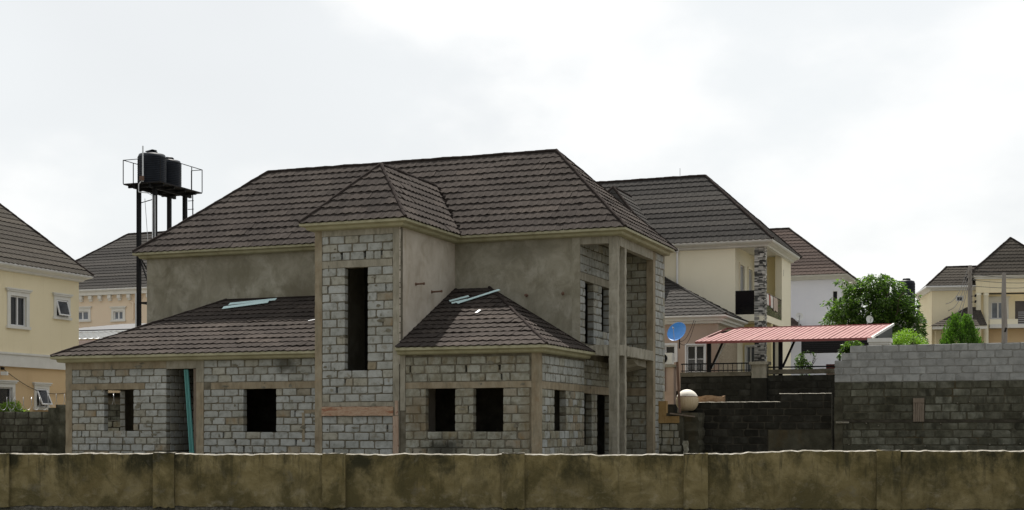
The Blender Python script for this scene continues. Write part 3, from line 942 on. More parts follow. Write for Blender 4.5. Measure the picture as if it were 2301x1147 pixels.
# roofs
e0, e1, f0, f1 = ML - OV, MR + OV, VM - OV, MB_ + OV
rv, rz = 7.05, 11.10
rA, rB = Vector((-13.18, rv, rz)), Vector((-1.94, rv, rz))
c00, c10, c11, c01 = Vector((e0, f0, EZ2)), Vector((e1, f0, EZ2)), Vector((e1, f1, EZ2)), Vector((e0, f1, EZ2))
mroof = poly('main_roof', 'roof_cap', H, [c00, c10, rB, rA], [c10, c11, rB], [c11, c01, rA, rB], [c01, c00, rA])
slope_face(mroof, c00, c10, rA, rB, 'roof_tile', 1)
slope_face(mroof, c10, c11, rB, rB, 'roof_tile', 2)
for ln in ([rA, rB], [c10, rB], [c11, rB], [c00, rA], [c01, rA]):
    cap(mroof, ln)
au, av, az = -5.90, 1.65, 9.95
t00, t10 = Vector((TW0 - OV, -OV, EZ2)), Vector((TW1 + OV, -OV, EZ2))
ap = Vector((au, av, az))
vback = f0 + (az - EZ2) / ((rz - EZ2) / (rv - f0))
rb = Vector((au, vback, az))
tv1, tv0 = Vector((TW1 + OV, f0, EZ2)), Vector((TW0 - OV, f0, EZ2))
troof = poly('tower_roof', 'roof_cap', H, [t00, t10, ap], [t10, tv1, rb, ap], [t00, ap, rb, tv0])
slope_face(troof, t00, t10, ap, ap, 'roof_tile', 3, lift=.022)
slope_face(troof, t10, tv1, ap, rb, 'roof_tile', 4, lift=.022)
for ln in ([t00, ap], [t10, ap], [ap, rb]):
    cap(troof, ln)
MB().bar(tv1 + Vector((0, 0, .03)), rb + Vector((0, 0, .04)), .12, .02).build('valley_flashing', 'roof_cap', troof)
q = MB()
rg = random.Random(3)
for i in range(26):
    c = tv1.lerp(rb, i / 25) + Vector((rg.uniform(-.08, .10), rg.uniform(-.05, .05), .07))
    q.box(c.x - .05, c.x + .05, c.y - .04, c.y + .04, c.z - .03, c.z + rg.uniform(.0, .03))
tag(q.build('mortar_lumps', 'roof_cap', troof), kind='stuff')
w00, w10 = Vector((WL - OV, WV - OV, EZ)), Vector((TW0 - .012, WV - OV, EZ))
wzt = 6.14
wA, wB = Vector((-13.14, VM - .012, wzt)), Vector((TW0 - .012, VM - .012, wzt))
wC = Vector((WL - OV, VM - .012, EZ))
wroof = poly('wing_roof', 'roof_cap', H, [w00, w10, wB, wA], [wC, w00, wA])
slope_face(wroof, w00, w10, wA, wB, 'roof_tile', 5)
cap(wroof, [w00, wA], r=.05)
MB().bar(wA + Vector((0, -.03, .03)), wB + Vector((0, -.03, .03)), .07, .05).build('wall_flashing', 'roof_cap', wroof)
p00, p10 = Vector((TW1 + .012, -OV, EZ)), Vector((OV, -OV, EZ))
pzt = 6.22
pA, pB = Vector((TW1 + .012, VM - .012, pzt)), Vector((-3.24, VM - .012, pzt))
pC = Vector((OV, VM - .012, EZ))
proof_ = poly('bay_roof', 'roof_cap', H, [p00, p10, pB, pA], [p10, pC, pB])
slope_face(proof_, p00, p10, pA, pB, 'roof_tile', 6)
slope_face(proof_, p10, pC, pB, pB, 'roof_tile', 7)
cap(proof_, [p10, pB], r=.05)
MB().bar(pA + Vector((.03, 0, .02)), p00 + Vector((.03, .35, .18)), .06, .06).build('wall_flashing', 'roof_cap', proof_)
MB().bar(pB + Vector((0, -.02, .03)), pC + Vector((0, -.02, .03)), .05, .05).build('wall_flashing', 'roof_cap', proof_)
# moulded fascias under the eaves
PR = [(OV - .02, .02), (OV + .012, -.005), (OV + .012, -.072), (OV - .03, -.085), (.215, -.100), (.205, -.165), (.17, -.19), (.012, -.205), (.012, .0)]
sweep('fascia', 'fascia_olive', H, [(TW0, VM - .36), (TW0, 0), (TW1, 0), (TW1, VM), (MR, VM), (MR, MB_)], PR, EZ2)
sweep('fascia', 'fascia_olive', H, [(ML, MB_), (ML, VM), (TW0 - .37, VM)], PR, EZ2)
sweep('fascia', 'fascia_olive', H, [(WL, VM), (WL, WV), (TW0 - .02, WV)], PR, EZ)
sweep('fascia', 'fascia_olive', H, [(TW1 + .014, 0), (0, 0), (0, VM - .02)], PR, EZ)

# things lying on or leaning against the house
def hw(u, v, z):
    return H.matrix_basis @ Vector((u, v, z)) if False else Vector((.791 + u * cos(radians(21)) + v * sin(radians(21)), 41.2 - u * sin(radians(21)) + v * cos(radians(21)), z))
def plank(name, label, cat, mat, p, q, w, h, group=None):
    o = MB().bar(hw(*p), hw(*q), w, h, (-.16, -.41, .9)).build(name, mat)
    return tag(o, label, cat, group)
rough_box(MB(), -7.09, -4.66, -.05, -.014, 2.05, 2.325, .15, .008).xform(Matrix.Translation((.791, 41.2, 0)) @ Matrix.Rotation(radians(-21), 4, 'Z')).build('formwork_plank', 'timber')
tag(bpy.data.objects['formwork_plank'], 'wide reddish timber plank fixed level across the tower front below the tall opening', 'plank')
rough_box(MB(), -4.665, -4.485, -.056, -.016, .35, 2.04, .15, .006).xform(Matrix.Translation((.791, 41.2, 0)) @ Matrix.Rotation(radians(-21), 4, 'Z')).build('formwork_board', 'timber_upright')
tag(bpy.data.objects['formwork_board'], 'upright pale timber board with red patches at the tower corner by the bay', 'board')
rough_box(MB(), -4.60, -4.50, -.052, -.02, 2.06, 2.50, .15, .006).xform(Matrix.Translation((.791, 41.2, 0)) @ Matrix.Rotation(radians(-21), 4, 'Z')).build('timber_offcut', 'timber_upright')
tag(bpy.data.objects['timber_offcut'], 'short stub of timber above the upright board at the tower corner', 'offcut')
# teal purlins leaning in the entrance recess
t = thing('teal_purlin', 'teal painted channel purlin leaning in the dark entrance of the left wing', 'purlin')
a_, b_ = (-12.02, WV + .0, .50), (-12.32, WV + .08, 3.57)
for dx in (-.055, .0, .055):
    MB().bar(hw(a_[0] + dx, a_[1], a_[2]), hw(b_[0] + dx * .9, b_[1], b_[2]), .045, .05 if dx else .025).build('flange' if dx else 'web', 'teal_paint', t)
# pale cyan sheets on the two low roofs
def on_wing(u, v, dz=.075):
    return (u, v, EZ + (v - (WV - OV)) * (wzt - EZ) / (VM - WV + OV - .012) + dz)
def on_bay(u, v, dz=.075):
    return (u, v, EZ + (v + OV) * (pzt - EZ) / (VM + OV - .012) + dz)
for lab, a, b, w in (('upper of the two pale cyan sheet strips at the top of the left wing roof', on_wing(-12.75, 3.72), on_wing(-11.05, 3.98), .20),
                     ('lower, tapering pale cyan sheet strip at the top of the left wing roof', on_wing(-12.80, 3.40, .08), on_wing(-11.2, 3.74, .10), .24)):
    plank('cyan_sheet', lab, 'sheet', 'cyan_sheet', a, b, w, .012, 'cyan offcuts on the roofs')
for lab, a, b, w in (('short pale cyan strip lying nearest the tower on the bay roof', on_bay(-4.15, 3.02), on_bay(-3.62, 3.35, .09), .14),
                     ('short pale cyan strip lying just beneath its twin on the bay roof', on_bay(-4.0, 2.85), on_bay(-3.55, 3.05, .09), .13),
                     ('long pale cyan strip pointing up across the top of the bay roof', on_bay(-3.78, 2.78, .09), on_bay(-2.72, 3.75, .11), .13)):
    plank('cyan_sheet', lab, 'sheet', 'cyan_sheet', a, b, w, .014, 'cyan offcuts on the roofs')
plank('white_batten', 'thin white batten lying on the left wing roof against the tower', 'batten', 'pale_stick', on_wing(-8.75, 2.1), on_wing(-7.42, 2.62, .10), .035, .02)
plank('white_scrap', 'small white scrap lying alone on the sunlit bay roof', 'scrap', 'pale_stick', on_bay(-2.80, 1.98), on_bay(-2.76, 2.20), .09, .012)
o = MB().box(0, .30, 0, .2, 0, .24).build('loose_block', 'block_pale')
o.location = hw(-12.75, WV + .1, .49)
o.rotation_euler = (0, 0, radians(-12))
tag(o, 'broken grey block sitting in the entrance of the left wing', 'block')

# ------------------------------------------------------------------ front boundary wall
F_ROT = -4.6
fm = Matrix.Translation((0, 28, 0)) @ Matrix.Rotation(radians(F_ROT), 4, 'Z')
def fence_top(u):
    z = 1.135 + .075 * sm(3.4, 6.0, u)
    z += .018 * noise.noise((u * .8, 3.1, 0)) + .018 * noise.noise((u * 3.1, 7.7, 0)) + .016 * noise.noise((u * 8, 1.7, 0))
    z -= .035 * max(0, noise.noise((u * 1.7, 11.3, 0)) - .25)
    return z
B = thing('boundary_wall', 'long low stained plaster boundary wall with broken top edge across the foreground', 'wall', (0, 28, 0), F_ROT)
us = [-11.6 + .05 * i for i in range(464)]
sec = []
for u in us:
    zt = fence_top(u)
    zb = .085 + .012 * u / 10 + .03 * noise.noise((u * 2.3, 5, 2)) + .02 * noise.noise((u * 8, 5, 9))
    rr = .010 * noise.noise((u * 6, 2, 4))
    sec.append([(u, .02, zb - .004), (u, 0, zb), (u, .0, (zb + zt) / 2), (u, rr * .4, zt - .014 + rr), (u, .03 + rr, zt - .003), (u, .13, zt + .006), (u, .19, zt - .02), (u, .2, 0)])
k = len(sec[0])
fv = [p for s_ in sec for p in s_]
body = MB().add(fv, [(i * k + j, (i + 1) * k + j, (i + 1) * k + j + 1, i * k + j + 1) for i in range(len(us) - 1) for j in range(k - 1) if j not in (3, 4, 5)]).build('plastered_body', 'fence_plaster', B)
MB().add(fv, [(i * k + j, (i + 1) * k + j, (i + 1) * k + j + 1, i * k + j + 1) for i in range(len(us) - 1) for j in (3, 4, 5)]).build('mortar_top', 'fence_cap', B)
fd = []
fu = [-11.6 + .07 * i for i in range(332)]
for u in fu:
    for j in range(5):
        fd.append((u, .022 - .01 * j + .02 * noise.noise((u * 7, j * 2.2, 1)), .13 - .05 * j))
MB().add(fd, [(i * 5 + j, i * 5 + j + 1, (i + 1) * 5 + j + 1, (i + 1) * 5 + j) for i in range(len(fu) - 1) for j in range(4)]).build('foundation', 'rubble', B)
for u0, u1 in ((-10.62, -10.19), (-7.21, -6.78), (-3.77, -3.31), (-.20, .25), (3.35, 3.82), (7.04, 7.49), (10.6, 11.05)):
    ps_ = []
    n = 8
    rg = random.Random(int(u0 * 10))
    zb = .07 + .012 * u0 / 10
    for i in range(n + 1):
        u = u0 + (u1 - u0) * i / n
        zt = fence_top(u) + .006
        ps_ += [(u, -.065, zb + rg.uniform(-.02, .02)), (u, -.065 + rg.uniform(-.003, .003), zt * .6), (u, -.063, zt - .008), (u, -.04, zt + rg.uniform(-.003, .003)), (u, .1, zt + .004)]
    fs_ = [(i * 5 + j, (i + 1) * 5 + j, (i + 1) * 5 + j + 1, i * 5 + j + 1) for i in range(n) for j in range(4)]
    m_ = MB().add(ps_, [f for f in fs_])
    m_.add([ps_[0], ps_[1], ps_[2], ps_[3], (u0, .03, zb)], [(0, 1, 2, 3, 4)])
    e_ = ps_[-5:]
    m_.add([e_[0], e_[1], e_[2], e_[3], (u1, .03, zb)], [(4, 3, 2, 1, 0)])
    pl_ = m_.build('pilaster', 'fence_plaster', B)
    rough_box(MB(), u0 + .004, u1 - .004, -.058, .12, fence_top((u0 + u1) / 2) + .004, fence_top((u0 + u1) / 2) + .018, .05, .006).build('mortar_top', 'fence_cap', pl_)

# ------------------------------------------------------------------ cream house at the left edge
def hip_roof(parent, mat, eave, ridge, ez, rz_, seed, show=('f', 'r'), row=.36, name='roof', capmat='roof_cap'):
    """eave (x0,x1,y0,y1); ridge (xa,xb,y)."""
    x0, x1, y0, y1 = eave
    xa, xb, yr = ridge
    a, b, c, d = (Vector((x0, y0, ez)), Vector((x1, y0, ez)), Vector((x1, y1, ez)), Vector((x0, y1, ez)))
    p, q_ = Vector((xa, yr, rz_)), Vector((xb, yr, rz_))
    r_ = poly(name, capmat, parent, [a, b, q_, p], [b, c, q_], [c, d, p, q_], [d, a, p])
    if 'f' in show:
        slope_face(r_, a, b, p, q_, mat, seed, rowmode=True, row=row, name='tile_row', lip=.034)
    if 'r' in show:
        slope_face(r_, b, c, q_, q_, mat, seed + 1, rowmode=True, row=row, name='tile_row', lip=.034)
    for ln in ([p, q_], [a, p], [b, q_], [c, q_]):
        cap(r_, ln, capmat, .07)
    return r_
GUT = [(.30, .03), (.42, .03), (.42, -.05), (.37, -.10), (.30, -.12), (.16, -.19), (.14, -.24), (.0, -.27), (.0, .0)]
A = thing('cream_house', 'cream two-storey house with white band and white-framed windows at the left edge', 'house', (-18.25, 60, 1.5), -21)
z0 = -1.5
wins = [(-4.23, -3.30, 5.74, 6.93), (-1.47, -.75, 6.30, 7.0)]
ups = wall_mesh(-14, 0, 4.62 + z0, 8.05 + z0, .23, [(a, b, c + z0, d + z0) for a, b, c, d in wins]).build('upper_wall', 'cream_wall', A, (0, 0, 0), 90)
lows = [(-4.95, -4.05, 2.2, 3.30), (-2.62, -1.98, 2.55, 3.30)]
wall_mesh(-14, -.06, z0 + 1.4, 4.12 + z0, .23, [(a, b, c + z0, d + z0) for a, b, c, d in lows]).build('lower_wall', 'tan_wall', A, (-.06, 0, 0), 90)
MB().box(-.10, .05, -14, -.003, 4.12 + z0, 4.60 + z0).box(-.10, .09, -14, .0, 4.60 + z0, 4.68 + z0).build('string_course', 'white_trim', A)
boxo('back_wall', 'cream_wall', A, -8, -.24, -.23, -.002, z0 + 1.4, 8.04 + z0)
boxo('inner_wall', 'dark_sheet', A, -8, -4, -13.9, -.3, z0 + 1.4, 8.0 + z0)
boxo('floor_slab', 'white_trim', A, -3.9, -.25, -13.9, -.3, 4.2 + z0, 4.4 + z0)
window(A, (0, -4.23, 5.74 + z0), 90, .93, 1.19, .17, 2)
window(A, (0, -1.47, 6.30 + z0), 90, .72, .70, .15, 1, tilt=.28)
window(A, (-.06, -4.95, 2.2 + z0), 90, .90, 1.10, .16, 1)
window(A, (-.06, -2.62, 2.55 + z0), 90, .64, .75, .13, 1, tilt=.45)
ea, eb = Vector((.42, -16, 8.12 + z0)), Vector((.42, .42, 8.12 + z0))
ra, rb_ = Vector((-4.4, -16, 12.25 + z0)), Vector((-4.4, -2.0, 12.25 + z0))
ec = Vector((-9.2, .42, 8.12 + z0))
ar = poly('roof', 'roof_cap', A, [ea, eb, rb_, ra], [eb, ec, rb_], [ec, Vector((-9.2, -16, 8.12 + z0)), ra, rb_])
slope_face(ar, ea, eb, ra, rb_, 'roof_taupe', 41, rowmode=True, row=.36, name='tile_row', lip=.034)
cap(ar, [eb, rb_])
sweep('gutter', 'white_frame', A, [(0, -14), (0, 0), (-8, 0)], GUT, 8.12 + z0)
# outdoor lamp and its cable on the lower wall
lm = thing('wall_lamp', 'small white floodlight on the tan lower wall of the cream house', 'lamp', (0, 0, 0))
c = Vector((-18.25, 60, 0)) + Matrix.Rotation(radians(-21), 3, 'Z') @ Vector((-.02, -4.62, 4.02))
lm.location = c
MB().box(-.06, .06, -.06, .06, -.04, .06).build('bracket', 'dark_steel', lm)
MB().box(.0, .24, -.22, -.04, -.26, -.12).build('lamp_head', 'white_dish', lm)
def aw(u, v, z):
    return Vector((-18.25, 60, z)) + Matrix.Rotation(radians(-21), 3, 'Z') @ Vector((u, v, 0))
pts = [aw(.0, -4.6 + 4.4 * t, 4.0 - .75 * t - .45 * sin(pi * t)) for t in [i / 16 for i in range(17)]]
tag(MB().tube(pts, .012, 5).build('cable', 'dark_steel'), 'thin dark cable sagging across the tan lower wall of the cream house', 'cable')

# ------------------------------------------------------------------ peach house behind, with brackets
A2 = thing('peach_house', 'peach house with bracketed white cornice behind the water tank stand', 'house', (-22.56, 88, 4.2), -21)
z0 = -4.2
hs = [(-5.3, -4.35, 8.55, 9.12), (-2.45, -1.75, 8.50, 9.05), (.55, 1.3, 8.50, 9.05)]
wall_mesh(-12, 10, 0, 10.35 + z0, .25, [(a, b, c + z0, d + z0) for a, b, c, d in hs]).build('wall', 'peach_wall', A2)
boxo('back_wall', 'peach_wall', A2, -12, 10, 9.7, 10, 0, 10.3 + z0)
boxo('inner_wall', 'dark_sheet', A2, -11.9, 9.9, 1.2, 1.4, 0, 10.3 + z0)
for a, b, c, d in hs:
    window(A2, (a, 0, c + z0), 0, b - a, d - c, .16, 2, glassmat='curtain_glass', fw=.07)
for i in range(16):
    u = -7.0 + i * .72
    MB().box(u - .12, u + .12, -.22, -.002, 9.83 + z0, 10.05 + z0).box(u - .10, u + .10, -.14, -.002, 9.70 + z0, 9.83 + z0).build('bracket', 'white_trim', A2)
boxo('cornice', 'white_trim', A2, -12, 10, -.26, -.001, 10.07 + z0, 10.30 + z0)
sweep('gutter', 'white_frame', A2, [(-12, 0), (10, 0)], GUT, 10.42 + z0)
hip_roof(A2, 'roof_grey', (-9.6, 10.4, -.42, 10.4), (-5.0, 6, 5), 10.45 + z0, 14.6 + z0, 44, show=('f',))
MB().tube([(-.95, -.1, 8.5 + z0), (-.95, -.1, 9.5 + z0), (-1.15, -.1, 9.6 + z0)], .06, 8).build('pipe', 'peach_wall', A2)
G = thing('garage', 'low garage with dark metal roof and silver canopy between the cream and peach houses', 'garage', (-22.5, 72, 3.5), -21)
z0 = -3.5
boxo('wall', 'peach_wall', G, -.6, 6.9, .6, 6, 0, 6.5 + z0)
for i in range(9):
    y = .05 + i * .62
    poly('roof_panel', 'dark_sheet', G, [(-.9, y, 6.66 + .078 * i + z0), (7, y, 6.66 + .078 * i + z0), (7, y + .62, 6.70 + .078 * (i + 1) + z0), (-.9, y + .62, 6.70 + .078 * (i + 1) + z0)],
         [(-.9, y, 6.60 + .078 * i + z0), (7, y, 6.60 + .078 * i + z0), (7, y, 6.66 + .078 * i + z0), (-.9, y, 6.66 + .078 * i + z0)])
for i in range(20):
    x = -.9 + i * .36
    poly('canopy_sheet', 'silver_sheet', G, [(x, -2.4, 6.02 + z0), (x + .33, -2.4, 6.02 + z0), (x + .33, 0, 6.52 + z0), (x, 0, 6.52 + z0)],
         [(x + .33, -2.4, 6.02 + z0), (x + .36, -2.4, 6.07 + z0), (x + .36, 0, 6.57 + z0), (x + .33, 0, 6.52 + z0)])
boxo('canopy_edge', 'white_frame', G, -.9, 6.5, -.02, .04, 6.53 + z0, 6.60 + z0)
for x in (-.6, 3, 6):
    boxo('post', 'dark_steel', G, x, x + .1, -2.2, -2.1, 0, 6.0 + z0)
poly('porch_roof', 'roof_brown', G, [(-.9, -4.5, 5.4 + z0), (4, -4.5, 5.4 + z0), (4, -2.5, 5.95 + z0), (-.9, -2.5, 5.95 + z0)])

# ------------------------------------------------------------------ water tank stand
S = thing('tank_stand', 'tall black steel tank stand with railed platform and ladder behind the left roof', 'tank stand', (-16.38, 60, 1.8), -21)
z0 = -1.8
PZ = 12.0
MB().box(0, 1.85, 0, 3.1, PZ - .05 + z0, PZ + z0).build('platform', 'dark_steel', S)
for i in range(2):
    MB().bar((.5 + .8 * i, .05, PZ - .14 + z0), (.5 + .8 * i, 3.05, PZ - .14 + z0), .10, .17).build('joist', 'black_steel', S)
for i in range(4):
    MB().bar((.05, .3 + .8 * i, PZ - .10 + z0), (1.8, .3 + .8 * i, PZ - .10 + z0), .08, .1).build('joist', 'black_steel', S)
LG = [(.5, .4), (1.3, .4), (.5, 2.6), (1.3, 2.6)]
for x, y in LG:
    MB().box(x - .075, x + .075, y - .075, y + .075, 0, PZ - .16 + z0).build('leg', 'black_steel', S)
for z in (4.8, 7.0, 9.0):
    for a, b in ((0, 1), (2, 3), (0, 2), (1, 3)):
        MB().bar((*LG[a], z + z0), (*LG[b], z + z0), .06).build('brace', 'black_steel', S)
for a, b in ((0, 1), (2, 3), (0, 2), (1, 3)):
    MB().bar((*LG[a], 4.8 + z0), (*LG[b], 7.0 + z0), .045).build('brace', 'black_steel', S)
    MB().bar((*LG[b], 7.0 + z0), (*LG[a], 9.0 + z0), .045).build('brace', 'black_steel', S)
MB().bar((.5, .4, 11.2 + z0), (1.3, .4, 11.35 + z0), .03).build('brace', 'black_steel', S)
RL = [(0, 0), (.75, 0), (1.85, 0), (0, .7), (1.85, 3.1), (0, 3.1), (1.85, 2.3), (1.3, 3.1)]
for x, y in RL:
    MB().bar((x, y, PZ + z0), (x, y, PZ + 1.0 + z0), .028).build('rail_post', 'black_steel', S)
for a, b in (((0, 0), (.75, 0)), ((0, 0), (0, 3.1)), ((1.85, 0), (1.85, 3.1)), ((1.3, 3.1), (1.85, 3.1))):
    MB().bar((*a, PZ + .99 + z0), (*b, PZ + .99 + z0), .026).build('hand_rail', 'black_steel', S)
for x in (.95, 1.25):
    MB().bar((x + .25, 3.0, 2.0 + z0), (x + .25, 2.9, PZ + z0), .035).build('ladder_rail', 'black_steel', S)
for i in range(26):
    z = 2.4 + i * .37
    MB().bar((1.2, 2.98, z + z0), (1.5, 2.98, z + z0), .025).build('ladder_rung', 'black_steel', S)
def poly_tank(name, label, loc, r, h, n=15):
    o = thing(name, label, 'tank', loc, -21)
    pr = [(.01, 0), (r * .97, 0)]
    for i in range(n):
        z = h * .86 * i / n
        dz = h * .86 / n
        pr += [(r * .982, z + .01), (r, z + dz * .3), (r, z + dz * .72), (r * .982, z + dz * .97)]
    pr += [(r * .97, h * .87), (r * .90, h * .94), (r * .4, h * .985), (.01, h)]
    MB().lathe(pr, n=40).build('shell', 'tank_plastic', o, smooth=True)
    MB().lathe([(.01, .10), (.19, .10), (.23, .07), (.23, 0), (.20, -.02)], (0, 0, h * .985), 20).build('lid', 'tank_plastic', o, smooth=True)
    return o
def sw(x, y, z):
    return Vector((-16.38, 60, z)) + Matrix.Rotation(radians(-21), 3, 'Z') @ Vector((x, y, 0))
tk = poly_tank('water_tank', 'nearer ribbed black water tank on the tall stand', sw(.93, .72, PZ + .002), .60, 1.36)
MB().bar((-.22, 0, 1.42), (.2, -.1, 1.45), .26, .03).build('lid_handle', 'black_steel', tk)
poly_tank('water_tank', 'farther ribbed black water tank on the tall stand', sw(.93, 1.92, PZ + .002), .55, 1.30)
o = MB()
o.tube([sw(1.0, -.02, PZ + .02), sw(1.0, -.02, PZ + 1.52)], [.035, .030], 7)
tag(o.build('vent_pipe', 'pale_stick'), 'thin white vertical pipe standing before the nearer water tank', 'pipe')
o = thing('supply_pipes', 'thin white supply pipes running down from the tank stand platform', 'pipe')
p0 = [sw(1.0, -.06, PZ + .1), sw(.86, -.12, PZ - .1), sw(.86, -.12, PZ - .42), sw(1.30, -.1, PZ - .48), sw(1.50, -.05, PZ - .6), sw(1.50, -.05, 5.0)]
MB().tube(p0, .022, 6).build('pipe', 'pale_stick', o)
MB().tube([sw(1.62, -.05, PZ - .6), sw(1.64, -.05, 5.0)], .018, 6).build('pipe', 'pale_stick', o)
MB().tube([sw(1.12, -.05, PZ - .7), sw(1.46, -.05, 7.2)], .012, 6).build('pipe', 'galvanised', o)
MB().tube([sw(.43, .28, 2.0), sw(.43, .28, 7.4)], .035, 6).build('pipe', 'pale_stick', o)
MB().box(-.09, .09, -.05, .05, -.08, .10).build('valve', 'rusty_steel', o, sw(1.0, -.10, PZ + .14))

# ------------------------------------------------------------------ block wall at the left edge, with razor wire
K = thing('block_wall', 'dark weathered block wall with razor wire beneath the cream house', 'wall', (-21, 52.6, 0), -3)
wall_mesh(-5, 4.15, 0, 2.30, .2, (), .014).build('wall_core', 'mortar_and_room_shade', K)
lay_blocks(K, -5, 4.1, rows(.55, 2.30, 7), [], [], 'block_dark', seed=51)
wall_mesh(4.15, 9.0, 0, 2.56, .2, (), .214).build('wall_core', 'mortar_and_room_shade', K)
lay_blocks(K, 4.2, 9.0, rows(1.9, 2.56, 3), [], [], 'block_dark', seed=52, d=.2)
wall_mesh(4.6, 8.6, 0, 1.95, .2, (), .014).build('wall_core', 'mortar_and_room_shade', K)
lay_blocks(K, 4.65, 8.6, rows(.55, 1.95, 6), [], [], 'block_warm', seed=53)
cast('column', 'block_dark', K, 3.95, 4.58, -.02, .2, 0, 2.44)
cast('ledge', 'fence_cap', K, 4.6, 8.6, -.01, .2, 1.955, 1.975)
wire = MB()
wp = []
for i in range(420):
    a = i * .30
    wp.append((-20.6 + i * .0145, 52.75 + .22 * cos(a), 2.60 + .24 * sin(a) + (.12 if i > 230 else 0)))
wire.tube(wp, .007, 4)
tag(wire.build('razor_wire', 'galvanised'), 'coiled galvanised razor wire along the top of the left block wall', 'wire')

# ------------------------------------------------------------------ cream house on the right, behind the unfinished one
N = thing('balcony_house', 'pale cream two-storey house with stone pillar and black glass balcony right of the unfinished house', 'house', (10.64, 60, 3.2), -21)
z0 = -3.2
wall_mesh(-9.5, -1.25, 0, 9.46 + z0, .23).build('front_wall', 'pale_cream', N)
rw = [(.85, 1.75, 6.62, 8.75), (2.65, 3.5, 6.62, 8.75)]
wall_mesh(.235, 4.5, 0, 9.46 + z0, .2, [(a, b, c + z0, d + z0) for a, b, c, d in rw]).build('side_wall', 'pale_cream', N, (-1.25, 0, 0), 90)
for a, b, c, d in rw:
    window(N, (-1.25, a, c + z0), 90, b - a, d - c, .10, 3, head=False, sill=False, surmat='pale_cream')
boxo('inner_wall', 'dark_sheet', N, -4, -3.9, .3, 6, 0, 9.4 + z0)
boxo('balcony_back_wall', 'yellow_cream', N, -1.25, -.02, 4.5, 4.7, 0, 9.46 + z0)
boxo('corner_wall', 'pale_cream', N, -.30, 0, 4.03, 6.3, 0, 9.46 + z0)
boxo('back_wall', 'pale_cream', N, -9.5, -.31, 6.1, 6.3, 0, 9.46 + z0)
# stone-faced pillar
rg = random.Random(9)
pil = boxo('stone_pillar', 'dark_steel', N, -.41, -.02, .02, .38, 0, 9.42 + z0)
sl = MB()
z = 4.2
while z < 9.38:
    h = rg.uniform(.042, .068)
    x = -.43
    while x < -.01:
        w = rg.uniform(.11, .24)
        w = min(w, -.0 - x)
        sl.box(x + .004, x + w - .004, -.012 - rg.uniform(0, .03), .05, z + z0 + .004, z + z0 + h - .004)
        x += w
    y = .0
    while y < .39:
        w = min(rg.uniform(.10, .22), .4 - y)
        sl.box(-.06, .008 + rg.uniform(0, .03), y + .004, y + w - .004, z + z0 + .004, z + z0 + h - .004)
        y += w
    z += h
tag(sl.build('stone_slips', 'stone_slip', pil), kind='stuff')
MB().box(-1.245, .0, -.02, 4.02, 6.23 + z0, 6.51 + z0).build('balcony_slab', 'pale_cream', N)
rl_ = boxo('balcony_railing', 'black_glass', N, -1.235, -.44, .0, .03, 6.52 + z0, 7.50 + z0)
MB().bar((-1.235, .015, 7.51 + z0), (-.44, .015, 7.51 + z0), .05, .03).build('hand_rail', 'black_steel', rl_)
rl2 = boxo('balcony_railing', 'smoked_glass', N, -.05, -.02, .42, 3.2, 6.54 + z0, 7.42 + z0)
boxo('balcony_railing', 'black_glass', N, -.05, -.02, 3.22, 4.0, 6.54 + z0, 7.42 + z0)
MB().bar((-.035, .42, 7.43 + z0), (-.035, 4.0, 7.43 + z0), .05, .03).build('hand_rail', 'black_steel', rl2)
boxo('soffit', 'white_trim', N, -1.3, .1, -.1, 6.3, 9.44 + z0, 9.50 + z0)
MB().box(-.12, .0, 4.40, 4.49, 8.55 + z0, 8.85 + z0).build('wall_light', 'black_steel', N)
# ground floor under the balcony
gh = [(-1.10, -.72, 3.5, 5.25), (-.66, -.40, 3.5, 5.25)]
wall_mesh(-1.25, 0, 0, 6.22 + z0, .2, [(a, b, c + z0, d + z0) for a, b, c, d in gh]).build('porch_wall', 'yellow_cream', N, (0, 1.6, 0))
for a, b, c, d in gh:
    window(N, (a, 1.6, c + z0), 0, b - a, d - c, .07, 2, head=False, sill=False, surmat='white_frame', glassmat='curtain_glass', fw=.04)
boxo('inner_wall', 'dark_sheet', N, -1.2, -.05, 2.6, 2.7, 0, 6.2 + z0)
boxo('switch_box', 'white_frame', N, -.30, -.24, 1.55, 1.598, 4.5 + z0, 4.75 + z0)
# projecting ground-floor room
eh = [(-3.26, -2.82, 4.35, 5.03), (-2.36, -1.62, 3.4, 5.02)]
wall_mesh(-9, -1.11, 0, 6.05 + z0, .23, [(a, b, c + z0, d + z0) for a, b, c, d in eh]).build('room_wall', 'pink_tan', N, (0, -4, 0))
wall_mesh(-3.76, -.24, 0, 6.05 + z0, .2).build('room_side_wall', 'pebble_dash', N, (-1.11, 0, 0), 90)
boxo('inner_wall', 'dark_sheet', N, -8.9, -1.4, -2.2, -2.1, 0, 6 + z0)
window(N, (-3.26, -4, 4.35 + z0), 0, .44, .68, .09, 1, head=False, sill=False, surmat='white_frame')
window(N, (-2.36, -4, 3.4 + z0), 0, .74, 1.62, .06, 2, head=False, sill=False, surmat='white_frame', bars=2)
xa_, xb_ = Vector((-9.4, -4.4, 6.18 + z0)), Vector((-.68, -4.4, 6.18 + z0))
xc_ = Vector((-.68, -.012, 6.18 + z0))
ya_, yb_ = Vector((-9.4, -.012, 8.2 + z0)), Vector((-4.4, -.012, 8.2 + z0))
er = poly('lower_roof', 'roof_cap', N, [xa_, xb_, yb_, ya_], [xb_, xc_, yb_])
slope_face(er, xa_, xb_, ya_, yb_, 'roof_grey', 61, rowmode=True, row=.36, name='tile_row', lip=.034)
slope_face(er, xb_, xc_, yb_, yb_, 'roof_grey', 62, rowmode=True, row=.36, name='tile_row', lip=.034)
cap(er, [xb_, yb_], 'roof_grey', .06)
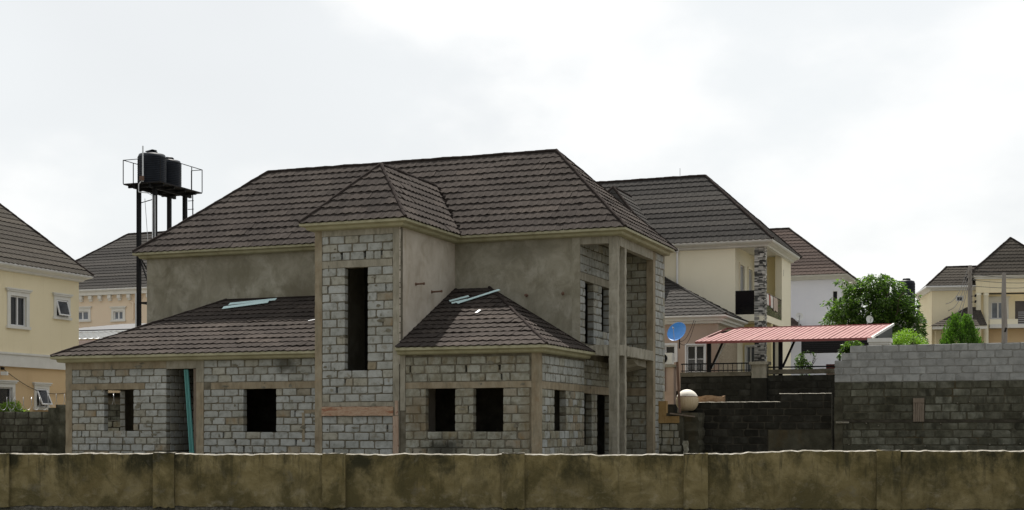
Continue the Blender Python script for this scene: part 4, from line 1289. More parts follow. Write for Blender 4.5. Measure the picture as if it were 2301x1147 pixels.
sweep('eave_moulding', 'white_trim', N, [(-9, -4), (-1.11, -4), (-1.11, -.02)], [(.36, .02), (.42, .0), (.42, -.06), (.34, -.10), (.26, -.12), (.24, -.20), (.14, -.22), (.12, -.30), (.0, -.32), (.0, 0)], 6.18 + z0)
nr_ = hip_roof(N, 'roof_grey', (-12, .42, -.42, 6.72), (-8.6, -3.23, 2.95), 9.60 + z0, 13.0 + z0, 64)
ga, gb, gp = Vector((-8.6, -2.3, 9.62 + z0)), Vector((-4.25, -2.3, 9.62 + z0)), Vector((-6.42, -.75, 12.1 + z0))
gq = Vector((-6.42, 2.0, 12.1 + z0))
gc = Vector((-4.25, -.42, 9.62 + z0))
gr = poly('dormer_roof', 'roof_cap', N, [ga, gb, gp], [gb, gc, gq, gp], [ga, gp, gq, Vector((-8.6, -.42, 9.62 + z0))])
slope_face(gr, ga, gb, gp, gp, 'roof_grey', 66, rowmode=True, row=.34, name='tile_row', lip=.034)
slope_face(gr, gb, gc, gp, gq, 'roof_grey', 67, rowmode=True, row=.34, name='tile_row', lip=.034)
cap(gr, [gb, gp], r=.06)
cap(gr, [ga, gp], r=.06)
cap(gr, [gp, gq], r=.06)
sweep('gutter', 'off_white_sheet', N, [(-9.5, 0), (0, 0), (0, 6.3)], GUT, 9.60 + z0)
MB().tube([(-3.75, -.09, 9.3 + z0), (-3.75, -.09, 7.6 + z0)], .05, 8).box(-3.83, -3.67, -.2, -.02, 9.28 + z0, 9.52 + z0).build('downpipe', 'white_frame', N)
MB().tube([(-4.4, 2.95, 13.05 + z0), (-4.4, 2.95, 13.45 + z0)], .012, 5).build('finial_rod', 'galvanised', N)
def nw(x, y, z):
    return Vector((10.64, 60, z)) + Matrix.Rotation(radians(-21), 3, 'Z') @ Vector((x, y, 0))
def cloth(name, label, mat, y0, y1, drop, drop2):
    mb = MB()
    n = 10
    vs = []
    for i in range(n + 1):
        y = y0 + (y1 - y0) * i / n
        w = .012 * sin(i * 1.9)
        for dx, z in ((.045 + w, 7.45 - drop - .03 * sin(i)), (.04 + w * .5, 7.30), (.02, 7.455), (-.02, 7.463), (-.06, 7.455), (-.085, 7.30), (-.09 + w, 7.45 - drop2)):
            vs.append(nw(-.035 + dx, y, z))
    fs = [(i * 7 + j, (i + 1) * 7 + j, (i + 1) * 7 + j + 1, i * 7 + j + 1) for i in range(n) for j in range(6)]
    return tag(mb.add(vs, fs).build(name, mat), label, 'laundry', 'laundry on the balcony rail')
cloth('towel', 'white towel hung over the side rail of the cream balcony nearest the stone pillar', 'towel_white', .5, .95, .50, .3)
cloth('towel', 'rust red cloth hung between two pale towels on the cream balcony rail', 'towel_red', 1.0, 1.32, .48, .3)
cloth('towel', 'white towel hung just beyond the rust red cloth on the cream balcony rail', 'towel_white', 1.36, 1.85, .55, .35)
cloth('towel', 'tan towel hung farthest along the cream balcony rail', 'towel_tan', 2.0, 3.0, .62, .4)

# ------------------------------------------------------------------ white house behind it
P = thing('white_house', 'bluish white house with brown hip roof behind the cream balcony house', 'house', (19.64, 85, 4.4), -21)
z0 = -4.4
wall_mesh(-10, 0, 0, 10.8 + z0, .25, [(-.50, -.20, 8.15 + z0, 9.95 + z0)]).build('wall', 'bluish_white', P)
boxo('side_wall', 'white_trim', P, -.25, -.002, .26, 9, 0, 10.8 + z0)
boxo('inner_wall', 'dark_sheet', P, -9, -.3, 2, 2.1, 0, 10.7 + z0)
window(P, (-.50, 0, 8.15 + z0), 0, .30, 1.8, .0, 1, surmat='white_trim', fw=.03, bars=1)
hip_roof(P, 'roof_brown', (-11, .45, -.45, 8.5), (-7, -3.75, 3.6), 10.92 + z0, 14.3 + z0, 70)
sweep('gutter', 'off_white_sheet', P, [(-10, 0), (0, 0), (0, 8)], GUT, 10.92 + z0)
o = poly('porch_roof', 'roof_brown', P, [(-4.2, -3.0, 7.5 + z0), (-1.6, -3.0, 7.5 + z0), (-2.9, -.01, 8.4 + z0), (-4.2, -.01, 8.5 + z0)])
slope_face(o, (-4.2, -3.0, 7.5 + z0), (-1.6, -3.0, 7.5 + z0), (-4.2, -.01, 8.4 + z0), (-2.9, -.01, 8.4 + z0), 'roof_brown', 72, rowmode=True, name='tile_row', lip=.034)

# ------------------------------------------------------------------ fresh block wall on the right
R4 = thing('tall_block_wall', 'tall block wall at the right edge, fresh grey courses above dark stained ones', 'wall', (10.64, 47, 0), -21)
cs_ = [(0, 0, 3.70), (.0, 3.70, 3.92), (.22, 3.92, 4.16), (.50, 4.16, 4.40)]
wall_mesh(.01, 9.5, 0, 3.90, .2, (), .014).build('wall_core', 'mortar_olive', R4)
wall_mesh(.02, 9.5, 3.19, 3.905, .19, (), .010).build('wall_core', 'mortar_fresh', R4)
wall_mesh(.24, 9.5, 3.905, 4.15, .19, (), .012).build('wall_core', 'mortar_fresh', R4)
wall_mesh(.52, 9.5, 4.15, 4.385, .19, (), .012).build('wall_core', 'mortar_fresh', R4)
lay_blocks(R4, 0, 9.5, [(3.19, 3.43), (3.43, 3.67), (3.67, 3.91)], [], [], 'block_fresh', pitch=.54, seed=81, mortar=.022)
lay_blocks(R4, .22, 9.5, [(3.91, 4.15)], [], [], 'block_fresh', pitch=.54, seed=82, mortar=.022)
lay_blocks(R4, .50, 9.5, [(4.15, 4.39)], [], [], 'block_fresh', pitch=.54, seed=83, mortar=.022)
sol = [(2.50, 2.88, 1.88, 2.66), (0, .28, 0, 2.7), (0, 9.5, 1.86, 1.95)]
lay_blocks(R4, 0, 9.5, [(2.95, 3.19)], [], sol, 'block_dark', pitch=.54, seed=84)
lay_blocks(R4, 0, 9.5, rows(1.95, 2.95, 4), [], sol, 'block_dark', pitch=.54, seed=85, flip=1)
lay_blocks(R4, 0, 9.5, rows(.4, 1.86, 6), [], sol, 'block_dark', pitch=.56, seed=86)
cast('column', 'mortar_olive', R4, .0, .27, -.008, .2, 0, 2.70)
rough_box(MB(), .03, 9.5, -.006, .2, 1.865, 1.945, .15, .006).build('beam', 'mortar_and_room_shade', R4)
rough_box(MB(), .05, .48, -.05, .0, 1.84, 1.90, .1, .01).build('ledge', 'fence_cap', R4)
sh = boxo('shutter', 'timber_grey', R4, 2.52, 2.86, -.02, .1, 1.90, 2.65)
for i in range(5):
    rough_box(MB(), 2.522 + i * .068, 2.582 + i * .068, -.042, -.02, 1.89, 2.49).build('slat', 'timber_grey', sh)
boxo('head_board', 'timber_grey', sh, 2.515, 2.865, -.055, -.02, 2.50, 2.65)
rg = random.Random(5)
for i in range(14):
    u, z = rg.uniform(.4, 6), rg.choice((1.0, 1.15, 1.35, 1.8, 2.3, 2.5)) + rg.uniform(-.05, .05)
    MB().lathe([(.0, -.02), (.022, -.008), (.024, .012), (.0, .02)], (u, -.012, z), 7).build('mortar_daub', 'fence_cap', R4)

# broken dark wall left of it
R3 = thing('broken_wall', 'broken black-stained block wall with sunlit ragged top left of the tall block wall', 'wall', (10.98, 48.5, 0), -21)
wall_mesh(-5.1, -1.83, 0, 2.58, .2, (), .014).build('wall_core', 'mortar_and_room_shade', R3)
wall_mesh(-1.83, -.1, 0, 2.86, .2, (), .014).build('wall_core', 'mortar_and_room_shade', R3)
lay_blocks(R3, -5.1, -.1, rows(1.65, 2.60, 4), [], [], 'block_black', pitch=.55, seed=91)
lay_blocks(R3, -1.8, -.1, [(2.60, 2.87)], [], [], 'block_black', pitch=.7, seed=92)
lay_blocks(R3, -5.1, -2.3, rows(.6, 1.65, 4), [], [], 'block_black', pitch=.55, seed=93)
cast('render_panel', 'mortar_olive', R3, -2.25, -.1, -.02, .1, .2, 1.62)
def ragged(parent, u0, u1, z, seed, amp=.02, mat='fence_cap', v0=-.01, v1=.2):
    n = max(4, int((u1 - u0) / .07))
    vs = []
    for i in range(n + 1):
        u = u0 + (u1 - u0) * i / n
        t = z + amp * noise.noise((u * 4, seed, 0)) + amp * .6 * noise.noise((u * 11, seed, 5))
        vs += [(u, v0, z - .012), (u, v0 + .01 * noise.noise((u * 9, 2, seed)), t - .008), (u, v0 + .04, t + .004), (u, v1, t + .01), (u, v1, z - .03)]
    fs = [(i * 5 + j, (i + 1) * 5 + j, (i + 1) * 5 + j + 1, i * 5 + j + 1) for i in range(n) for j in range(4)]
    return MB().add(vs, fs).build('ragged_top', mat, parent)
ragged(R3, -5.15, -1.86, 2.60, 1)
ragged(R3, -1.88, -.1, 2.875, 2)
q = MB()
rough_box(q, -4.95, -3.9, .35, .6, 2.2, 2.82, .2, .03)
q.build('rubble_lump', 'laterite', R3)

# retaining wall of the neighbour with coping, pier and low rail
R2 = thing('retaining_wall', 'black-stained retaining wall with grey coping, pier and low black rail before the carport', 'wall', (9.10, 53, 0), -21)
boxo('wall_body', 'block_black', R2, -2.9, 8, .0, .25, 0, 3.64)
lay_blocks(R2, -2.9, -.2, rows(1.9, 3.63, 7), [], [], 'block_black', pitch=.55, seed=95, d=-.01)
lay_blocks(R2, .42, 3.4, rows(1.9, 3.66, 7), [], [], 'block_black', pitch=.55, seed=96, d=-.01)
cast('coping', 'mortar', R2, -2.9, -.20, -.05, .27, 3.642, 3.80)
cast('coping', 'mortar', R2, .43, 8, -.05, .27, 3.70, 3.86)
pr_ = cast('pier', 'concrete_grey', R2, -.16, .40, -.16, .30, 0, 4.05)
cast('pier_cap', 'concrete_grey', pr_, -.24, .48, -.24, .36, 4.052, 4.16)
boxo('pier_base', 'block_black', R2, -.17, .41, -.172, .2, 0, 3.55)
for u in [-2.85 + .175 * i for i in range(16)]:
    MB().bar((u, .1, 3.80), (u, .1, 4.12), .022).build('baluster', 'black_steel', R2)
MB().bar((-2.9, .1, 4.12), (-.2, .1, 4.12), .05, .045).build('rail', 'black_steel', R2)
MB().bar((-2.9, .1, 3.86), (-.2, .1, 3.86), .035).build('rail', 'black_steel', R2)
MB().bar((.42, .1, 3.95), (3.1, .1, 3.95), .06, .05).build('rail', 'black_steel', R2)
# end stub with air conditioner
R5 = thing('wall_stub', 'short beige plastered pier carrying the air conditioner beside the unfinished house', 'wall', (5.66, 54.6, 0), -21)
cast('pier', 'pink_tan', R5, -.3, .55, 0, .4, 2.6, 4.02)
cast('pier_cap', 'concrete_grey', R5, -.35, .62, -.06, .46, 4.022, 4.12)
cast('pier_base', 'block_black', R5, -.3, .6, -.02, .4, 0, 2.6)
MB().bar((.12, -.05, 3.1), (.12, -.05, 4.0), .05).bar((.22, -.05, 3.1), (.22, -.05, 4.0), .04).build('drain_pipe', 'rusty_steel', R5)
AC = thing('air_conditioner', 'white outdoor air conditioner unit with black fan on the beige pier', 'air conditioner', (5.78, 54.72, 4.122), -21)
MB().box(-.42, .38, 0, .3, .03, .46).box(-.35, -.25, .02, .28, 0, .03).box(.2, .3, .02, .28, 0, .03).build('casing', 'white_trim', AC)
MB().lathe([(.0, 0), (.16, 0), (.18, .02), (.17, .03)], n=24).xform(Matrix.Translation((.02, -.002, .245)) @ Matrix.Rotation(radians(90), 4, 'X')).build('fan_grille', 'black_steel', AC)

# ochre stub wall, sphere, post and plank beside the unfinished house
R6 = thing('ochre_stub', 'broken ochre-rendered block stub next to the right corner of the unfinished house', 'wall', (5.35, 49.2, 0), -21)
wall_mesh(-.6, .55, 0, 2.2, .25, (), .014).build('wall_core', 'mortar_olive', R6)
for i, (zb, zt) in enumerate(rows(.35, 1.85, 6)):
    lay_blocks(R6, -.6, .62 - .05 * i, [(zb, zt)], [], [], 'block_warm' if i > 1 else 'block_dark', pitch=.4, seed=100 + i)
cast('render_band', 'ochre_plaster', R6, -.6, .44, -.03, .2, 1.86, 2.10)
cast('render_patch', 'ochre_plaster', R6, -.6, -.02, -.02, .2, 2.102, 2.62)
q = MB()
rough_box(q, .10, 1.0, .45, 1.3, 0, 2.22, .15, .04)
q.build('rubble_core', 'mortar_olive', R6)
rough_box(MB(), .60, .73, -.1, .1, .6, 1.25, .1, .03).build('fallen_lump', 'block_warm', R6)
SP = thing('round_tank', 'cream spherical tank with a seam, sitting on rubble beside the dark walls', 'tank', (6.15, 50.0, 2.24), 0)
n = 16
prt = [(.395 * sin(pi * i / (2 * n)) + .0, .395 * cos(pi * i / (2 * n))) for i in range(n + 1)]
MB().lathe([(max(.001, r), z + .01) for r, z in prt[:13]], (0, 0, .40), 40).build('upper_shell', 'sphere_top', SP, smooth=True)
prb = [(.40 * sin(t), .40 * cos(t)) for t in [radians(66 + 84 * i / 14) for i in range(15)]]
MB().lathe(prb + [(.001, prb[-1][1])], (0, 0, .40), 40).build('lower_shell', 'sphere_base', SP, smooth=True)
MB().tube([(.378 * cos(2 * pi * i / 40), .378 * sin(2 * pi * i / 40), .40 + .150) for i in range(41)], .008, 5, False).build('seam', 'rusty_steel', SP)
o = MB().bar((5.82, 49.3, 2.05), (5.72, 49.3, 3.98), .075).build('rusty_post', 'rusty_steel')
tag(o, 'thin rusty steel post standing in front of the cream sphere', 'post')
o = MB().bar((5.83, 49.15, .3), (5.83, 49.15, 2.0), .07).build('timber_prop', 'timber_grey')
tag(o, 'thin upright prop carrying the tilted plank beside the ochre stub', 'prop')
o = MB().bar((5.45, 49.15, 2.19), (6.30, 49.1, 2.08), .28, .05).build('tilted_plank', 'timber_grey')
tag(o, 'tilted weathered plank lying under the cream sphere', 'plank')

# ------------------------------------------------------------------ carport
CP = thing('carport', 'long pink-red ribbed metal carport roof on black posts', 'carport', (9.02, 52.5, 3.2), -21)
z0 = -3.2
def cpz(v):
    return 4.93 + .70 * v / 3.4
n = 34
for i in range(n):
    u = -2.3 + 6.42 * i / n
    w = 6.42 / n
    ub = u * 1.0 + .48
    top0, top1 = max(u + .40, -1.72), max(u + w + .40, -1.72)
    vt0 = 3.4 * min(1, max(0, (u + 2.3) / .55 + .0))
    pan = MB()
    v1 = 3.4 if u > -1.9 else 3.4 * (u + w + 2.3) / .6
    v1 = max(.3, min(3.4, v1))
    sk = .42 * v1 / 3.4
    pan.add([(u, 0, 4.93 + z0), (u + w - .016, 0, 4.93 + z0), (u + w - .016 + sk, v1, cpz(v1) + z0), (u + sk, v1, cpz(v1) + z0)], [(0, 1, 2, 3)])
    a, b = Vector((u + w - .016, 0, 4.93 + z0)), Vector((u + w - .016 + sk, v1, cpz(v1) + z0))
    up = Vector((0, 0, .022))
    d = Vector((.016, 0, 0))
    pan.add([a, a + up, a + up + d, a + d, b, b + up, b + up + d, b + d], [(0, 4, 5, 1), (1, 5, 6, 2), (2, 6, 7, 3), (0, 1, 2, 3)])
    pan.xform(Matrix.Translation((0, 0, random.uniform(-.006, .006)))).build('roof_sheet', 'carport_red', CP)
MB().bar((-2.3, -.01, 4.89 + z0), (4.14, -.01, 4.89 + z0), .05, .09).build('front_edge', 'carport_edge', CP)
MB().bar((-2.3, -.01, 4.90 + z0), (-1.85, 3.4, 5.63 + z0), .05, .07).build('end_edge', 'carport_edge', CP)
MB().bar((4.14, .0, 4.92 + z0), (4.55, 3.4, 5.63 + z0), .05, .09).build('end_edge', 'off_white_sheet', CP)
MB().bar((-1.86, 3.42, 5.64 + z0), (4.57, 3.42, 5.64 + z0), .10, .05).build('ridge_cap', 'carport_edge', CP)
poly('end_panel', 'dark_sheet', CP, [(4.10, .05, 4.0 + z0), (4.50, 3.35, 4.0 + z0), (4.50, 3.35, 5.58 + z0), (4.10, .05, 4.88 + z0)])
for u in (-1.85, .86):
    boxo('post', 'black_steel', CP, u - .22, u - .08, .86, 1.0, 0, 5.02 + z0)
    MB().bar((u - .08, .93, 3.95 + z0), (u + .40, .93, 5.0 + z0), .075).build('brace', 'black_steel', CP)
MB().bar((-1.85, .80, 3.95 + z0), (-1.30, .80, 4.98 + z0), .03).build('drain_pipe', 'galvanised', CP)
for v in (.6, 1.8, 3.0):
    MB().bar((-2.0, v, cpz(v) - .08 + z0), (4.3, v, cpz(v) - .08 + z0), .06, .08).build('purlin', 'black_steel', CP)
# driveway things seen under the carport
gt = thing('sliding_gate', 'dark slatted gate panel under the right half of the carport', 'gate', (12.2, 57.0, 3.2), -21)
for i in range(9):
    boxo('slat', 'dark_sheet', gt, -.6, 2.2, 0, .03, 1.55 + i * .075 - .0, 1.605 + i * .075)
boxo('back_sheet', 'dark_steel', gt, -.6, 2.2, .04, .06, 1.50, 2.24)
for u in (-.6, .9, 2.2):
    boxo('post', 'dark_steel', gt, u - .03, u + .03, .07, .13, 0, 2.3)
mw = thing('maroon_wall', 'low maroon-capped wall behind the retaining wall under the carport', 'wall', (12.6, 56.2, 3.2), -21)
boxo('wall_body', 'pink_tan', mw, -.2, 1.7, 0, .2, 0, .82)
boxo('capping', 'maroon', mw, -.2, 1.7, -.04, .24, .82, 1.02)
gp_ = thing('gate_pier', 'off-white moulded gate pier under the right end of the carport', 'pier', (13.05, 50.6, 3.2), -21)
boxo('shaft', 'concrete_grey', gp_, -.28, .28, 0, .5, 0, 1.35)
MB().box(-.32, .32, -.04, .54, 1.35, 1.45).box(-.36, .36, -.08, .58, 1.45, 1.54).box(-.40, .40, -.12, .62, 1.54, 1.68).build('cap', 'white_trim', gp_)

# ------------------------------------------------------------------ satellite dishes
def dish(name, label, loc, r, aim, mat, pole, back=True):
    o = thing(name, label, 'satellite dish', loc)
    a = Vector(aim).normalized()
    R = a.to_track_quat('Z', 'Y').to_matrix().to_4x4()
    pr = [(.001, 0)] + [(r * i / 10, .22 * r * (i / 10) ** 2) for i in range(1, 11)] + [(r * 1.02, .235 * r), (r * 1.0, .20 * r)] + [(r * i / 10, .22 * r * (i / 10) ** 2 - .02) for i in range(9, 0, -1)] + [(.001, -.02)]
    MB().lathe(pr, n=36).xform(R).build('reflector', mat, o, smooth=True)
    f = a * r * .9
    MB().tube([R @ Vector((0, -r * .95, .2 * r)), f], .012, 6).tube([f - a * .04, f + a * .05], .03, 8).build('feed_arm', 'galvanised', o)
    MB().tube([(0, 0, 0), -a * .15, Vector((0, 0, -pole)) - a * .15], .025, 8).build('mast', 'galvanised' if mat != 'blue_dish' else 'black_steel', o)
    return o
dish('blue_dish', 'bright blue satellite dish on the pink-tan wall', (6.42, 55.2, 5.40), .40, (-.62, -.80, .50), 'blue_dish', .55)
dish('white_dish', 'round white satellite dish standing above the middle of the carport roof', (11.62, 57.6, 6.20), .155, (-.10, -1, .18), 'white_dish', .9)
dish('white_dish', 'round white satellite dish above the right end of the carport roof', (14.40, 57.4, 6.08), .155, (.25, -1, .15), 'white_dish', .9)
for k_, (a0, a1, sag) in enumerate((((6.5, 55.3, 5.05), (7.15, 55.9, 5.95), .25), ((6.5, 55.3, 5.0), (7.2, 55.9, 5.9), .42))):
    p, q2 = Vector(a0), Vector(a1)
    ps2 = [p.lerp(q2, i / 12) - Vector((0, 0, sag * sin(pi * i / 12))) for i in range(13)]
    tag(MB().tube(ps2, .010, 5).build('dish_cable', 'black_steel'), ('upper' if k_ == 0 else 'lower') + ' of two black cables looping from the blue dish across the wall', 'cable', 'cables of the blue dish')

# ------------------------------------------------------------------ trees and shrubs
def leaves(n, blobs, size, seed, droop=.5, aspect=.36, shell=.55):
    rg = random.Random(seed)
    vs, fs = [], []
    tot = sum(b[3] * b[4] * b[5] for b in blobs)
    for b in blobs:
        m = int(n * b[3] * b[4] * b[5] / tot)
        for _ in range(m):
            while True:
                p = Vector((rg.uniform(-1, 1), rg.uniform(-1, 1), rg.uniform(-1, 1)))
                if p.length <= 1 and (p.length > shell or rg.random() < .35):
                    break
            # clumped twigs: keep leaves near a noise skeleton so that gaps stay open
            c = Vector((b[0] + p.x * b[3], b[1] + p.y * b[4], b[2] + p.z * b[5]))
            if noise.noise(c * 2.2 + Vector((seed, 0, 0))) < -.06:
                continue
            d = Vector((p.x + rg.uniform(-.6, .6), p.y + rg.uniform(-.6, .6), -droop + rg.uniform(-.5, .5)))
            if d.length < .05:
                d = Vector((1, 0, -.2))
            d.normalize()
            w = d.cross(Vector((rg.uniform(-1, 1), rg.uniform(-1, 1), rg.uniform(.2, 1))))
            if w.length < .05:
                continue
            w.normalize()
            L_ = size * rg.uniform(.6, 1.3)
            W_ = L_ * aspect
            k = len(vs)
            nn = d.cross(w) * (L_ * .12)
            vs += [c, c + d * L_ * .45 + w * W_ * .5 - nn, c + d * L_ - nn * 2.2, c + d * L_ * .45 - w * W_ * .5 - nn]
            fs.append((k, k + 1, k + 2, k + 3))
    mb = MB()
    mb.v = [tuple(v) for v in vs]
    mb.f = fs
    return mb
def branch(mb, p, d, l, r, depth, rg):
    p = Vector(p)
    pts, rs = [p], [r]
    for i in range(3):
        d = (d + Vector((rg.uniform(-.25, .25), rg.uniform(-.25, .25), rg.uniform(-.05, .2)))).normalized()
        p = p + d * l / 3
        pts.append(p)
        rs.append(r * (1 - .2 * (i + 1)))
    mb.tube(pts, rs, 6)
    if depth:
        for _ in range(3):
            dd = (d + Vector((rg.uniform(-.9, .9), rg.uniform(-.9, .9), rg.uniform(-.2, .6)))).normalized()
            branch(mb, pts[rg.choice((2, 3))], dd, l * .68, r * .45, depth - 1, rg)
T = thing('leafy_tree', 'full dark green tree with drooping leaves beyond the carport', 'tree', (17.2, 68, 4.2))
rg = random.Random(2)
tb = MB()
branch(tb, (0, 0, -.2), Vector((.05, 0, 1)), 2.0, .16, 3, rg)
branch(tb, (.1, 0, .9), Vector((.5, -.1, 1)), 1.8, .10, 2, rg)
branch(tb, (0, 0, .9), Vector((-.6, .1, 1)), 1.8, .10, 2, rg)
tb.build('trunk', 'bark', T)
bl = [(-.1, 0, 3.3, 1.55, 1.3, 1.25), (-1.25, -.1, 2.6, 1.0, .95, .95), (.95, 0, 3.0, 1.15, 1.0, 1.1), (.1, -.2, 4.3, .95, .8, .62), (.95, .1, 4.15, .62, .6, .55),
      (-.65, -.1, 3.95, .75, .7, .55), (1.75, 0, 2.35, .78, .8, .95), (-1.7, .1, 1.9, .55, .6, .75), (2.1, .1, 1.55, .5, .6, .75), (.5, -.3, 1.9, 1.25, 1.0, .75), (-.7, -.3, 1.75, 1.1, .9, .65),
      (-1.75, 0, 2.75, .5, .5, .4), (1.55, .1, 3.3, .5, .5, .45), (.3, 0, 4.75, .45, .4, .22)]
rg = random.Random(12)
for _ in range(26):
    a_r, z_r = rg.uniform(0, 2 * pi), rg.uniform(1.4, 4.6)
    k_r = 2.0 * sqrt(max(.08, 1 - ((z_r - 2.9) / 2.1) ** 2))
    bl.append((k_r * cos(a_r) * 1.08, k_r * sin(a_r) * .7, z_r, rg.uniform(.22, .42), rg.uniform(.2, .35), rg.uniform(.18, .42)))
leaves(38000, bl, .19, 21, .6).build('crown', 'leaf_tree', T)
D = thing('low_tree', 'dark foliage hanging beneath the right end of the carport', 'shrub', (13.0, 55.2, 3.2))
db = MB()
branch(db, (0, 0, 0), Vector((.1, 0, 1)), 1.2, .06, 2, rg)
db.build('trunk', 'bark', D)
leaves(3600, [(0, 0, 1.1, .34, .4, .7), (.25, .1, 1.6, .3, .3, .4)], .13, 23, .6).build('crown', 'leaf_tree', D)
D = thing('small_shrub', 'small leafy shrub seen under the carport beside the balcony house', 'shrub', (11.55, 56.6, 3.2))
db = MB()
branch(db, (0, 0, 0), Vector((.1, 0, 1)), .8, .04, 2, rg)
db.build('trunk', 'bark', D)
leaves(2200, [(0, 0, .95, .36, .35, .55), (.22, 0, 1.3, .25, .25, .3)], .11, 25, .6).build('crown', 'leaf_tree', D)
D = thing('lime_bush', 'rounded lime green bush above the tall block wall', 'bush', (15.55, 56, 3.2))
db = MB()
branch(db, (0, 0, 0), Vector((0, 0, 1)), 1.2, .06, 2, rg)
db.build('trunk', 'bark', D)
leaves(11000, [(0, 0, 1.62, .78, .7, .80), (-.35, 0, 1.5, .42, .4, .55), (.42, 0, 1.55, .40, .4, .50)], .075, 27, .1).build('crown', 'leaf_lime', D)
# flame-shaped conifer: upright sprays
D = thing('flame_conifer', 'pointed green conifer bush with flame-like sprays above the tall block wall', 'conifer', (18.1, 57.5, 3.4))
MB().tube([(0, 0, -.2), (0, 0, 2.4)], [.09, .03], 7).build('trunk', 'bark', D)
rg = random.Random(31)
vs, fs = [], []
for i in range(520):
    a = rg.uniform(0, 2 * pi)
    hgt = rg.random() ** 1.25 * 2.05
    rad = 1.0 * (1 - (hgt / 2.6) ** 1.3) * sqrt(rg.uniform(.35, 1))
    base = Vector((rad * cos(a), rad * sin(a), .45 + hgt))
    tip = Vector((cos(a) * .28, sin(a) * .28, 1)).normalized()
    ln = rg.uniform(.30, .52)
    for j in range(46):
        t = rg.random()
        w = .075 * (1 - t) + .012
        c = base + tip * (ln * t) + Vector((rg.gauss(0, w), rg.gauss(0, w), rg.gauss(0, .02)))
        d = (tip + Vector((rg.uniform(-.5, .5), rg.uniform(-.5, .5), rg.uniform(-.1, .5)))).normalized()
        s_ = d.cross(Vector((rg.uniform(-1, 1), rg.uniform(-1, 1), .1))).normalized()
        L_ = rg.uniform(.05, .09)
        k = len(vs)
        vs += [c, c + d * L_ * .5 + s_ * .018, c + d * L_, c + d * L_ * .5 - s_ * .018]
        fs.append((k, k + 1, k + 2, k + 3))
mb = MB()
mb.v, mb.f = [tuple(v) for v in vs], fs
mb.build('crown', 'leaf_thuja', D)
D = thing('corner_shrub', 'small light green shrub at the foot of the cream house by the left block wall', 'shrub', (-19.0, 54.2, 1.4))
db = MB()
branch(db, (0, 0, 0), Vector((0, 0, 1)), .8, .04, 2, rg)
db.build('trunk', 'bark', D)
leaves(2600, [(0, 0, .95, .50, .4, .42), (.3, 0, .85, .3, .3, .35)], .085, 33, .1).build('crown', 'leaf_lime', D)

# ------------------------------------------------------------------ house at the right edge
Q = thing('columned_house', 'cream house with tall columns and steep dark roofs at the right edge', 'house', (29.89, 92, 5.0), -8)
z0 = -5.0
wall_mesh(-2.68, .2, 0, 10.85 + z0, .25, [(-1.12, -.76, 9.98 + z0, 10.26 + z0)]).build('wing_wall', 'cream_wall', Q)
boxo('wing_side_wall', 'cream_wall', Q, -2.68, -2.45, .26, 6, 0, 10.8 + z0)
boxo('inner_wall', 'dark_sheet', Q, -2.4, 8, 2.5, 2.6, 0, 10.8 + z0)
window(Q, (-1.12, 0, 9.98 + z0), 0, .36, .28, .06, 1, head=False, sill=False, fw=.03)
q00, q10, qa, qb = Vector((-3.07, -.4, 10.95 + z0)), Vector((2.2, -.4, 10.95 + z0)), Vector((-1.5, 1.6, 12.35 + z0)), Vector((2.2, 1.6, 12.35 + z0))
qr = poly('wing_roof', 'roof_cap', Q, [q00, q10, qb, qa], [Vector((-3.07, 3.6, 10.95 + z0)), q00, qa])
slope_face(qr, q00, q10, qa, qb, 'roof_taupe', 74, rowmode=True, row=.34, name='tile_row', lip=.034)
cap(qr, [q00, qa], r=.06)
cap(qr, [qa, qb], r=.06)
sweep('gutter', 'white_frame', Q, [(-2.68, 6), (-2.68, 0), (.2, 0)], GUT, 10.92 + z0)
# lean-to roof in front of the wing
l00, l10 = Vector((-3.1, -2.6, 8.20 + z0)), Vector((.3, -2.6, 8.20 + z0))
la, lb = Vector((-.5, -.02, 9.55 + z0)), Vector((.3, -.02, 9.55 + z0))
lr = poly('porch_roof', 'roof_cap', Q, [l00, l10, lb, la], [Vector((-3.1, -.02, 8.2 + z0)), l00, la])
slope_face(lr, l00, l10, la, lb, 'roof_taupe', 76, rowmode=True, row=.34, name='tile_row', lip=.034)
boxo('porch_fascia', 'white_trim', Q, -3.0, .3, -2.55, -2.3, 8.0 + z0, 8.19 + z0)
MB().box(-2.2, -1.9, -2.4, -2.1, 0, 7.99 + z0).build('porch_pillar', 'white_trim', Q)
boxo('porch_wall', 'cream_wall', Q, -2.6, .2, -.9, -.7, 0, 7.99 + z0)
# columned front
boxo('entablature', 'cream_wall', Q, 0, 9, -.55, -.2, 10.45 + z0, 11.32 + z0)
MB().box(-.1, 9, -.65, -.1, 11.322 + z0, 11.45 + z0).box(-.2, 9, -.75, -.1, 11.45 + z0, 11.58 + z0).build('cornice', 'white_trim', Q)
for u in (.16, .63):
    c_ = MB().lathe([(.165, 2.0), (.160, 10.25 + z0), (.20, 10.30 + z0), (.20, 10.36 + z0), (.17, 10.38 + z0), (.21, 10.45 + z0)], (u, -.38, 0), 20)
    c_.build('column', 'pale_cream', Q, smooth=True)
fh = [(1.15, 2.02, 8.85 + z0, 9.95 + z0), (2.65, 3.6, 8.42 + z0, 10.0 + z0)]
wall_mesh(.2, 9, 0, 10.44 + z0, .25, fh).build('front_wall', 'cream_wall', Q, (0, .7, 0))
window(Q, (1.15, .7, 8.85 + z0), 0, .87, 1.10, .22, 2, glassmat='curtain_glass', fw=.07)
boxo('door', 'smoked_glass', Q, 2.65, 3.6, .85, .9, 8.42 + z0, 10.0 + z0)
boxo('balcony_slab', 'white_trim', Q, .85, 9, -.5, .69, 8.18 + z0, 8.42 + z0)
for i in range(7):
    MB().bar((2.62, -.4, 8.47 + .12 * i + z0), (8, -.4, 8.47 + .12 * i + z0), .03).build('rail', 'galvanised', Q)
